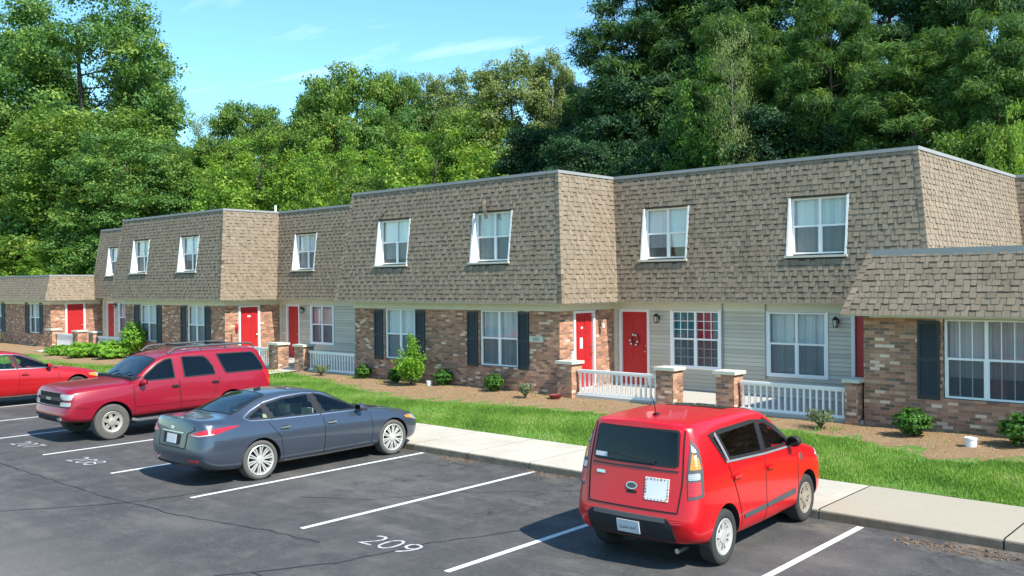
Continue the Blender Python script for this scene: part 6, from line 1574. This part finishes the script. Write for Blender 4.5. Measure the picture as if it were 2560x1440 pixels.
# distant wood closing the gaps low down
r = np.random.default_rng(99); n = 220000
A = r.uniform(-1.0, 1.0, n); Zd = r.uniform(84, 100, n); hh = (9 + 3.5 * np.sin(A * 17) + 2.5 * np.sin(A * 41 + 1)) 
zz_ = r.uniform(0, 1, n) ** .8 * hh
F2 = np.array([CF.x, CF.y]); R2 = np.array([CX.x, CX.y])
P = F2[None, :] * Zd[:, None] + R2[None, :] * (A * 70)[:, None]
C = np.column_stack([P[:, 0], P[:, 1], zz_]); N = r.normal(size=(n, 3)) + np.array([.5, -.8, .6])
me = leaf_mesh('distant_wood', C, N, r.uniform(.22, .5, n), np.clip(r.normal(.4, .2, n) + .15 * np.sin(C[:, 0] * .6), 0, 1), M['l_oak'], r)
o = bpy.data.objects.new('distant_wood', me); COL.objects.link(o); tag(o, 'far-off green woodland closing the gaps between the trees', kind='stuff')

# ------------------------------------------------------------------ shrubs in the beds
def shrub(name, x, y, h, w, mat, seed, n, size, label, cat='shrub', group=None, stem=True, shape='ball', aspect=.6, base=.05, drop=0):
    r = np.random.default_rng(seed); z = gz(x, y); t = root_world(name, (x, y, z)); o = np.array([x, y, z])
    if shape == 'ball': d = unit(r, n); C = d * r.uniform(.45, 1, (n, 1)) * np.array([w / 2, w / 2, h * .42]) + np.array([0, 0, h * .55]) + .05 * np.sin(d * 9) * w; N = d + np.array([0, 0, .4]) + r.normal(size=(n, 3)) * .4
    elif shape == 'sprays':
        C = []; N = []
        for i in range(46):
            a = r.uniform(0, 2 * pi); le = r.uniform(0, 1) ** .6; zt = h * (1 - .55 * le ** 1.4) * r.uniform(.45, 1.0); xr_ = w / 2 * le * (.45 + .75 * zt / h if zt < h * .6 else 1.1 - .6 * zt / h)
            m = n // 46; f = r.uniform(.35, 1, m); C.append(np.column_stack([np.cos(a) * xr_ * f, np.sin(a) * xr_ * f, zt * f ** .8]) + r.normal(size=(m, 3)) * .055); N.append(r.normal(size=(m, 3)) + np.array([0, 0, .5]))
        C, N = np.concatenate(C), np.concatenate(N)
    elif shape == 'tuft':
        a = r.uniform(0, 2 * pi, n); f = r.uniform(.1, 1, n); C = np.column_stack([np.cos(a) * w / 2 * f ** 1.3, np.sin(a) * w / 2 * f ** 1.3, h * np.sqrt(f) * r.uniform(.5, 1, n)]); N = np.column_stack([np.cos(a), np.sin(a), r.uniform(-.2, .5, n)])
    m = len(C); me = leaf_mesh(name + '_leaves', C + o, N, size * r.uniform(.6, 1.3, m), np.clip(r.normal(.5, .2, m) + (C[:, 2] / h - .5) * .0, 0, 1), M[mat], r, aspect)
    place('foliage', me, t)
    if stem:
        mb = MB(); rn = random.Random(seed)
        for i in range(7): a = rn.uniform(0, 6.28); q = w * .32; mb.tube([Vector((x, y, z)), Vector((x + cos(a) * q * .4, y + sin(a) * q * .4, z + h * .35)), Vector((x + cos(a) * q, y + sin(a) * q, z + h * .75))], [.012, .009, .004], 5)
        add('stems', mb, 'bark', t)
    return tag(t, label, cat, group)
M['l_box'] = leafy('boxwood_leaves', [(0, (.015, .06, .010)), (.4, (.045, .14, .018)), (.75, (.10, .24, .028)), (1, (.22, .36, .05))], .3)
M['l_hosta'] = leafy('hosta_leaves', [(0, (.07, .19, .02)), (.4, (.16, .36, .03)), (.75, (.27, .48, .05)), (1, (.42, .56, .10))], .42)
M['l_dry'] = leafy('grey_green_leaves', [(0, (.08, .11, .05)), (.4, (.14, .18, .08)), (.75, (.22, .26, .12)), (1, (.34, .33, .18))], .3)
GS = 'small round boxwoods along the brick wall'
shrub('round_shrub', -23.55, 18.95, .48, .52, 'l_box', 1, 1500, .075, 'small boxwood at the left corner of the middle unit', group=GS)
shrub('round_shrub', -21.75, 18.75, .46, .46, 'l_box', 2, 1200, .075, 'dark little boxwood half hidden behind the tall leafy shrub', group=GS)
shrub('round_shrub', -19.85, 19.00, .50, .62, 'l_box', 3, 1700, .075, 'boxwood under the wall between the two ground windows, right of the white bucket', group=GS)
shrub('round_shrub', -17.62, 18.80, .52, .55, 'l_box', 4, 1600, .075, 'boxwood below the right ground window of the middle unit', group=GS)
shrub('round_shrub', -6.16, 18.38, .56, .72, 'l_box', 5, 2400, .075, 'boxwood below the black shutter of the right wing', group=GS)
shrub('round_shrub', -4.26, 18.38, .62, .80, 'l_box', 6, 2600, .075, 'boxwood cut by the right edge, beyond the white bucket', group=GS)
shrub('tall_shrub', -20.75, 18.50, 1.75, 1.3, 'l_hosta', 7, 4200, .075, 'tall airy yellow-green shrub in front of the left ground window of the middle unit', shape='sprays')
shrub('dry_shrub', -16.0, 18.28, .42, .42, 'l_dry', 8, 700, .06, 'grey-green dry tuft at the corner of the middle unit', shape='tuft')
shrub('dry_shrub', -7.95, 18.25, .42, .62, 'l_dry', 9, 900, .06, 'dry pale tuft in front of the shaded narrow pillar', shape='tuft')
shrub('dry_shrub', -25.3, 18.6, .38, .6, 'l_dry', 19, 700, .06, 'dry tuft in front of the second unit railing', shape='tuft')
shrub('tall_shrub', -39.2, 18.9, 1.55, 1.15, 'l_hosta', 10, 3600, .10, 'round-topped light green shrub left of the maroon suv roof, against the brick')
for i, (x, y, h, w, lb) in enumerate([(-43.2, 17.4, .55, 1.3, 'leftmost leafy hosta clump by the path'), (-42.0, 17.9, .75, 1.5, 'bright hosta clump second from the left'), (-41.0, 17.5, .75, 1.5, 'bright hosta clump in the middle of the row'), (-40.1, 18.2, .9, 1.5, 'tallest hosta clump below the round-topped shrub'), (-38.9, 17.8, .7, 1.3, 'hosta clump nearest the suv windshield')]):
    shrub('hosta', x, y, h * .75, w, 'l_hosta', 30 + i, 900, .19, lb, 'plant', 'hostas by the left walk', stem=False, aspect=.8)
shrub('dry_shrub', -54.6, 18.5, .7, .9, 'l_dry', 40, 900, .09, 'grey bushy plant at the far left, right of the small one', shape='tuft'); shrub('round_shrub', -56.2, 18.4, .5, .7, 'l_box', 41, 700, .09, 'small green plant farthest left, beyond the red car roof')
